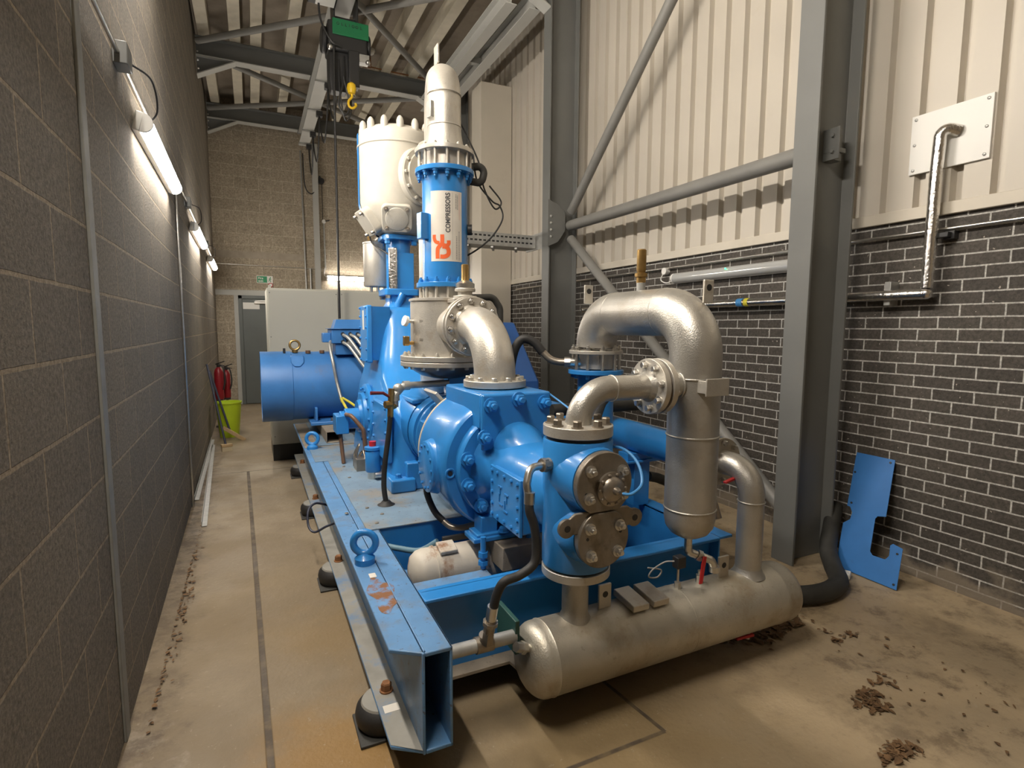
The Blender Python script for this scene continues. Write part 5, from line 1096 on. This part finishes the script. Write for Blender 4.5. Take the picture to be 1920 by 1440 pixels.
# nozzle and the large elbow to the lying cylinder
EZ = 1.63
t2 = t
mk('side_nozzle', MB().cyl((AX, 3.36, EZ), (AX, 3.075, EZ), .128, n=44), SILVER2, t2)
mk('nozzle_flange', MB().cyl((AX, 3.10, EZ), (AX, 3.068, EZ), .178, n=52), SILVER2, t2, .003)
t = thing('inlet_elbow', 'large silver elbow from the round tank down onto the lying blue cylinder', 'pipe', (AX, 2.72, 1.305))
mk('elbow_pipe', MB().tube(fillet([(AX, 3.04, EZ), (AX, 2.72, EZ), (AX, 2.72, 1.335)], .275, 20), .113, 48), SILVER2, t)
mk('upper_flange', MB().cyl((AX, 3.062, EZ), (AX, 3.035, EZ), .172, n=52), SILVER2, t, .003)
mk('weld_neck', MB().lathe((AX, 3.035, EZ), (0, -1, 0), [(.128, 0), (.115, .02)], 44), SILVER2, t)
bolts(t, (AX, 3.035, EZ), (0, -1, 0), .147, 12, .015, .03, BRIGHT, 'flange_bolt', 'nut', ph=.12)
mk('lower_flange', MB().cyl((AX, 2.72, 1.305), (AX, 2.72, 1.342), .170, n=56), SILVER2, t, .003)
bolts(t, (AX, 2.72, 1.342), (0, 0, 1), .145, 12, .015, .02, SILVER2, 'flange_bolt', 'hex', ph=.1)
t = thing('relief_valve', 'brass and steel relief valve standing behind the large silver elbow', 'valve', (1.228, 3.3, 1.8))
vx, vy = 1.22, 3.27
mk('valve_base', MB().box(vx - .10, vx + .09, vy - .08, vy + .09, 1.775, 1.80).lathe((vx, vy, 1.80), (0, 0, 1), [(.075, 0), (.075, .02), (.045, .022), (.045, .045), (.065, .047), (.065, .065), (.055, .068)], 28), SILVER2, t, .003)
mk('valve_bonnet', MB().lathe((vx, vy, 1.865), (0, 0, 1), [(.06, 0), (.06, .03), (.045, .04), (.03, .05)], 28), BRIGHT, t)
mk('valve_stem', MB().lathe((vx, vy, 1.91), (0, 0, 1), [(.028, 0), (.024, .02), (.024, .10), (.018, .105)], 20), BRASS, t)
mk('outlet_hose', MB().tube(fillet([(vx + .05, vy, 1.81), (vx + .20, vy + .02, 1.82), (vx + .25, vy + .02, 1.75), (vx + .25, vy + .02, 1.55)], .06, 8), .022, 14), RUBBER, t)
# hose from behind the elbow to the spacer of the loop
t = thing('cooling_hose', 'black hose arching from behind the large elbow to the silver loop spacer', 'hose', (1.5, 2.8, 1.3))
mk('hose_rubber', MB().tube(spline([(1.40, 2.95, 1.20), (1.38, 2.93, 1.36), (1.39, 2.90, 1.49), (1.43, 2.88, 1.555), (1.49, 2.85, 1.54), (1.535, 2.82, 1.48)]), .026, 18), BLACK, t)
mk('steel_elbow', MB().tube(spline([(1.535, 2.82, 1.48), (1.57, 2.79, 1.44), (1.61, 2.76, 1.425), (1.65, 2.73, 1.425)]), .021, 18), STEEL, t)
mk('union_nut', MB().cyl((1.635, 2.74, 1.425), (1.665, 2.722, 1.425), .03, n=8).cyl((1.665, 2.722, 1.425), (1.72, 2.69, 1.428), .026), BRIGHT, t)
t = thing('return_hose', 'thick black hose curling down beneath the silver pipe flange', 'hose', (1.5, 2.3, .8))
mk('hose_rubber', MB().tube(spline([(1.72, 2.45, 1.24), (1.66, 2.40, 1.22), (1.58, 2.33, 1.15), (1.52, 2.28, 1.05), (1.50, 2.28, .92), (1.52, 2.35, .7)]), .028, 16), BLACK, t)
rod('water_pipe', 'dark horizontal pipe passing behind the silver separator leg', 'pipe', (1.70, 3.0, 1.10), (2.9, 3.0, 1.10), .04, RUBBER)
mk('top_hose', MB().tube(fillet([(AX + .20, TY + .02, 2.70), (AX + .30, TY + .02, 2.72), (AX + .27, TY + .02, 2.60), (AX + .18, TY, 2.60)], .05, 8), .025, 14), RUBBER, label='short thick grey hose loop at the top flange of the labelled intercooler', cat='hose')
mk('thin_cable', MB().tube(spline([(AX + .22, 3.6, 2.80), (AX + .25, 3.6, 2.62), (AX + .36, 3.6, 2.50), (AX + .42, 3.6, 2.47), (AX + .44, 3.6, 2.38), (AX + .36, 3.62, 2.25), (AX + .22, 3.62, 2.14), (AX + .1, 3.7, 2.08)]), .006, 8).tube(spline([(AX + .12, 3.6, 3.0), (AX + .26, 3.6, 2.75), (AX + .30, 3.6, 2.58), (AX + .38, 3.6, 2.45), (AX + .43, 3.6, 2.50), (AX + .34, 3.6, 2.6)]), .006, 8), DARK, label='thin black cable looping off the right side of the labelled intercooler', cat='cable')
mk('probe_cable', MB().tube(spline([(AX + .18, 2.45, 1.29), (AX + .20, 2.38, 1.26), (AX + .20, 2.22, 1.22), (AX + .17, 2.05, 1.21), (AX + .13, 1.96, 1.235)]), .005, 8), CABLE_BLUE, label='thin pale cable on the right of the square port block', cat='cable')

# ------------------------------------------------------------ motor, belt guard
MY, MZ, MR = 6.2, 1.0, .365
t = thing('electric_motor', 'large blue drum-shaped electric motor overhanging the left of the skid', 'motor', (.7, MY, .505))
mk('drum', MB().lathe((.06, MY, MZ), (1, 0, 0), [(.001, .06), (MR - .03, .06), (MR - .012, 0), (MR, 0), (MR, .29), (MR - .006, .295), (MR - .006, 1.35), (.3, 1.36), (.001, 1.36)], 72), BLUE_MOTOR, t)
ey = mk('lifting_eye', MB().torus((.395, 6.13, MZ + MR + .065), (0, 1, -.1), .048, .012).cyl((.395, 6.13, MZ + MR - .01), (.395, 6.13, MZ + MR + .02), .03), BRASS, t)
mk('eye_boss', MB().plate([(.34, 5.99, MZ + .33), (.47, 5.99, MZ + .33), (.47, 5.93, MZ + .26), (.43, 5.90, MZ + .215), (.37, 5.90, MZ + .22), (.34, 5.93, MZ + .26)], (0, .12, 0)), BLUE_MOTOR, t, .012)
mk('grease_nipple', MB().cyl((.29, MY - .1, MZ + MR - .02), (.29, MY - .1, MZ + MR + .035), .012), DARK, t)
for x in (.52, .66): mk('top_plug', MB().cyl((x, MY - .1, MZ + MR - .02), (x, MY - .1, MZ + MR + .01), .025), COPPER, t)
# terminal box
tb = mk('terminal_box', MB().box(.74, 1.30, 5.92, 6.25, 1.45, 1.60).box(.78, 1.25, 5.95, 6.2, 1.33, 1.45), BLUE_MOTOR, t, .008)
mk('box_lid', MB().box(.72, 1.31, 5.90, 6.27, 1.60, 1.606).plate([(.76, 5.92, 1.606), (1.30, 5.92, 1.606), (1.30, 6.0, 1.70), (.80, 6.0, 1.70)], (0, .22, 0)), BLUE_MOTOR, tb, .006)
mk('side_gland_box', MB().box(.66, .74, 5.98, 6.12, 1.46, 1.56), BLUE_MOTOR, tb, .008)
for k in range(6):
    x = .85 + .075 * (k % 4); z = 1.55 if k < 4 else 1.47; x = x if k < 4 else .85 + .05 * (k - 4)
    mk('cable_gland', MB().cyl((x, 5.92, z), (x + .01, 5.87, z - .02), .02), DARK, tb)
    mk('supply_cable', MB().tube(spline([(x, 5.88, z - .01), (x + .05, 5.82, z - .05), (x + .14, 5.72, z - .20), (x + .22, 5.66, z - .34), (x + .26, 5.64, z - .5)]), .018, 10), GALV, t)
mk('earth_cable', MB().tube(spline([(.74, 6.0, 1.48), (.72, 5.92, 1.42), (.735, 5.82, 1.25), (.765, 5.80, 1.05), (.80, 5.72, .86)]), .016, 10), GALV, t)
mk('earth_strap', MB().tube(spline([(.79, 5.74, .90), (.80, 5.5, .84), (.82, 5.2, .76), (.83, 4.95, .70)]), .013, 8).tube(spline([(.81, 5.74, .90), (.86, 5.5, .87), (.92, 5.3, .82)]), .012, 8), YGREEN, t)
mk('motor_foot', MB().box(.50, 1.25, 5.78, 6.6, .625, .66).box(.55, .575, 5.84, 6.5, .66, .80).box(1.15, 1.175, 5.84, 6.5, .66, .80), BLUE_MOTOR, t, .006)
bolt(t, (.72, 5.83, .66), (0, 0, 1), .022, .03, STEEL, 'foot_bolt')
t = thing('slide_rails', 'pair of dusty steel slide rails carrying the blue motor', 'rail', (.9, 6, .504))
for x in (.60, 1.12):
    m = MB()
    for a, b_, c_, d_ in ((x, x + .14, .515, .522), (x, x + .14, .617, .624), (x, x + .008, .522, .617), (x + .132, x + .14, .522, .617)): m.box(a, b_, 5.40, 6.68, c_, d_)
    mk('rail', m, DUSTY if x < 1 else BLUE_MOTOR, t, .003)
mk('rail_plate', MB().box(.52, 1.4, 5.34, 6.69, .505, .514), BLUE_DECK, t, .002)
t = thing('belt_guard', 'dark blue sloping belt guard on the far side of the compressor', 'guard', (1.95, 5.2, .5))
gpl = [(1.80, 3.95, .51), (1.80, 6.69, .51), (1.80, 6.69, 1.45), (1.80, 6.3, 1.67), (1.80, 4.50, 1.67), (1.80, 4.02, 1.18)]
mk('guard_casing', MB().plate(gpl, (.36, 0, 0)), BLUE_GUARD, t, .02)
bolts(t, (1.80, 5.0, 1.0), (-1, 0, 0), .3, 8, .012, .012, BLUE_GUARD, 'guard_bolt')

# ------------------------------------------------------------ loose things at the right
outl = [[2.402, 0.751], [2.143, 0.751], [2.093, 0.396], [2.144, 0.384], [2.153, 0.366], [2.124, 0.166], [2.103, 0.148], [2.024, 0.151], [2.008, 0.179], [2.02, 0.239], [2.007, 0.254], [1.945, 0.244], [1.912, 0.005], [2.306, 0.005], [2.345, 0.28], [2.308, 0.315], [2.307, 0.361], [2.333, 0.393], [2.354, 0.394]]
t = thing('guard_plate', 'blue cut-out steel plate leaning against the dark brick wall', 'plate', (3.6, 2.15, 0))
mk('plate_sheet', MB().plate([(3.562 + .4 * z, yy, z) for yy, z in outl], (-.004, 0, .0016)), mat('flat_blue_paint', (.03, .17, .48), .5, var=.06, dirt=(.03, .1, .25), dirt_amt=.3, dirt_s=12, dirt_lo=.62), t, .0015)
for yy, z in ((2.165, .728), (2.33, .42), (2.37, .62), (1.965, .205), (1.935, .03), (2.32, .33)):
    mk('bolt_hole', MB().cyl((3.562 + .4 * z - .0045, yy, z + .0018), (3.562 + .4 * z - .0085, yy, z + .0034), .007, n=14), DARK, t)
t = thing('floor_hose', 'thick black hose curving over the floor round the near column foot', 'hose', (3.1, 2.2, 0))
mk('hose_rubber', MB().tube(spline([(2.62, 2.35, .06), (2.75, 2.12, .06), (2.98, 2.02, .06), (3.22, 2.06, .06), (3.40, 2.22, .07), (3.52, 2.34, .12), (3.66, 2.42, .22), (3.80, 2.5, .34)], 12), .055, 20), RUBBER, t)
mk('paper_scrap', MB().obox((3.45, 2.16, .025), (1, .5, .1), .06, .05, .04), WHITE, label='crumpled white and blue packet beside the leaning plate', cat='litter', bevel=.006)
for i, (a, l) in enumerate((([(2.42, 2.5, .50), (2.55, 2.6, .45), (2.75, 2.9, .30), (3.0, 3.3, .06)], 'dark hose sloping from the skid towards the brick wall'), ([(2.40, 2.9, .62), (2.6, 3.0, .55), (2.9, 3.2, .4), (3.4, 3.6, .05)], 'second dark hose further back by the brick wall'))):
    mk('waste_hose', MB().tube(spline(a), .035, 14), RUBBER, label=l, cat='hose')
t = thing('drain_cock', 'small grey elbow and cock beside the separator leg at the cooler end', 'valve', (2.3, 2.1, .75))
mk('cock_pipe', MB().cyl((2.14, 2.12, .79), (2.10, 2.08, .78), .03, n=12).tube(fillet([(2.12, 2.12, .80), (2.08, 1.99, .74), (2.09, 1.97, .67)], .03, 6), .018, 12), STEEL, t)
mk('cock_lever', MB().obox((2.12, 1.93, .875), (1, .2, .1), .1, .02, .012), RED, t, .003, label='red lever')
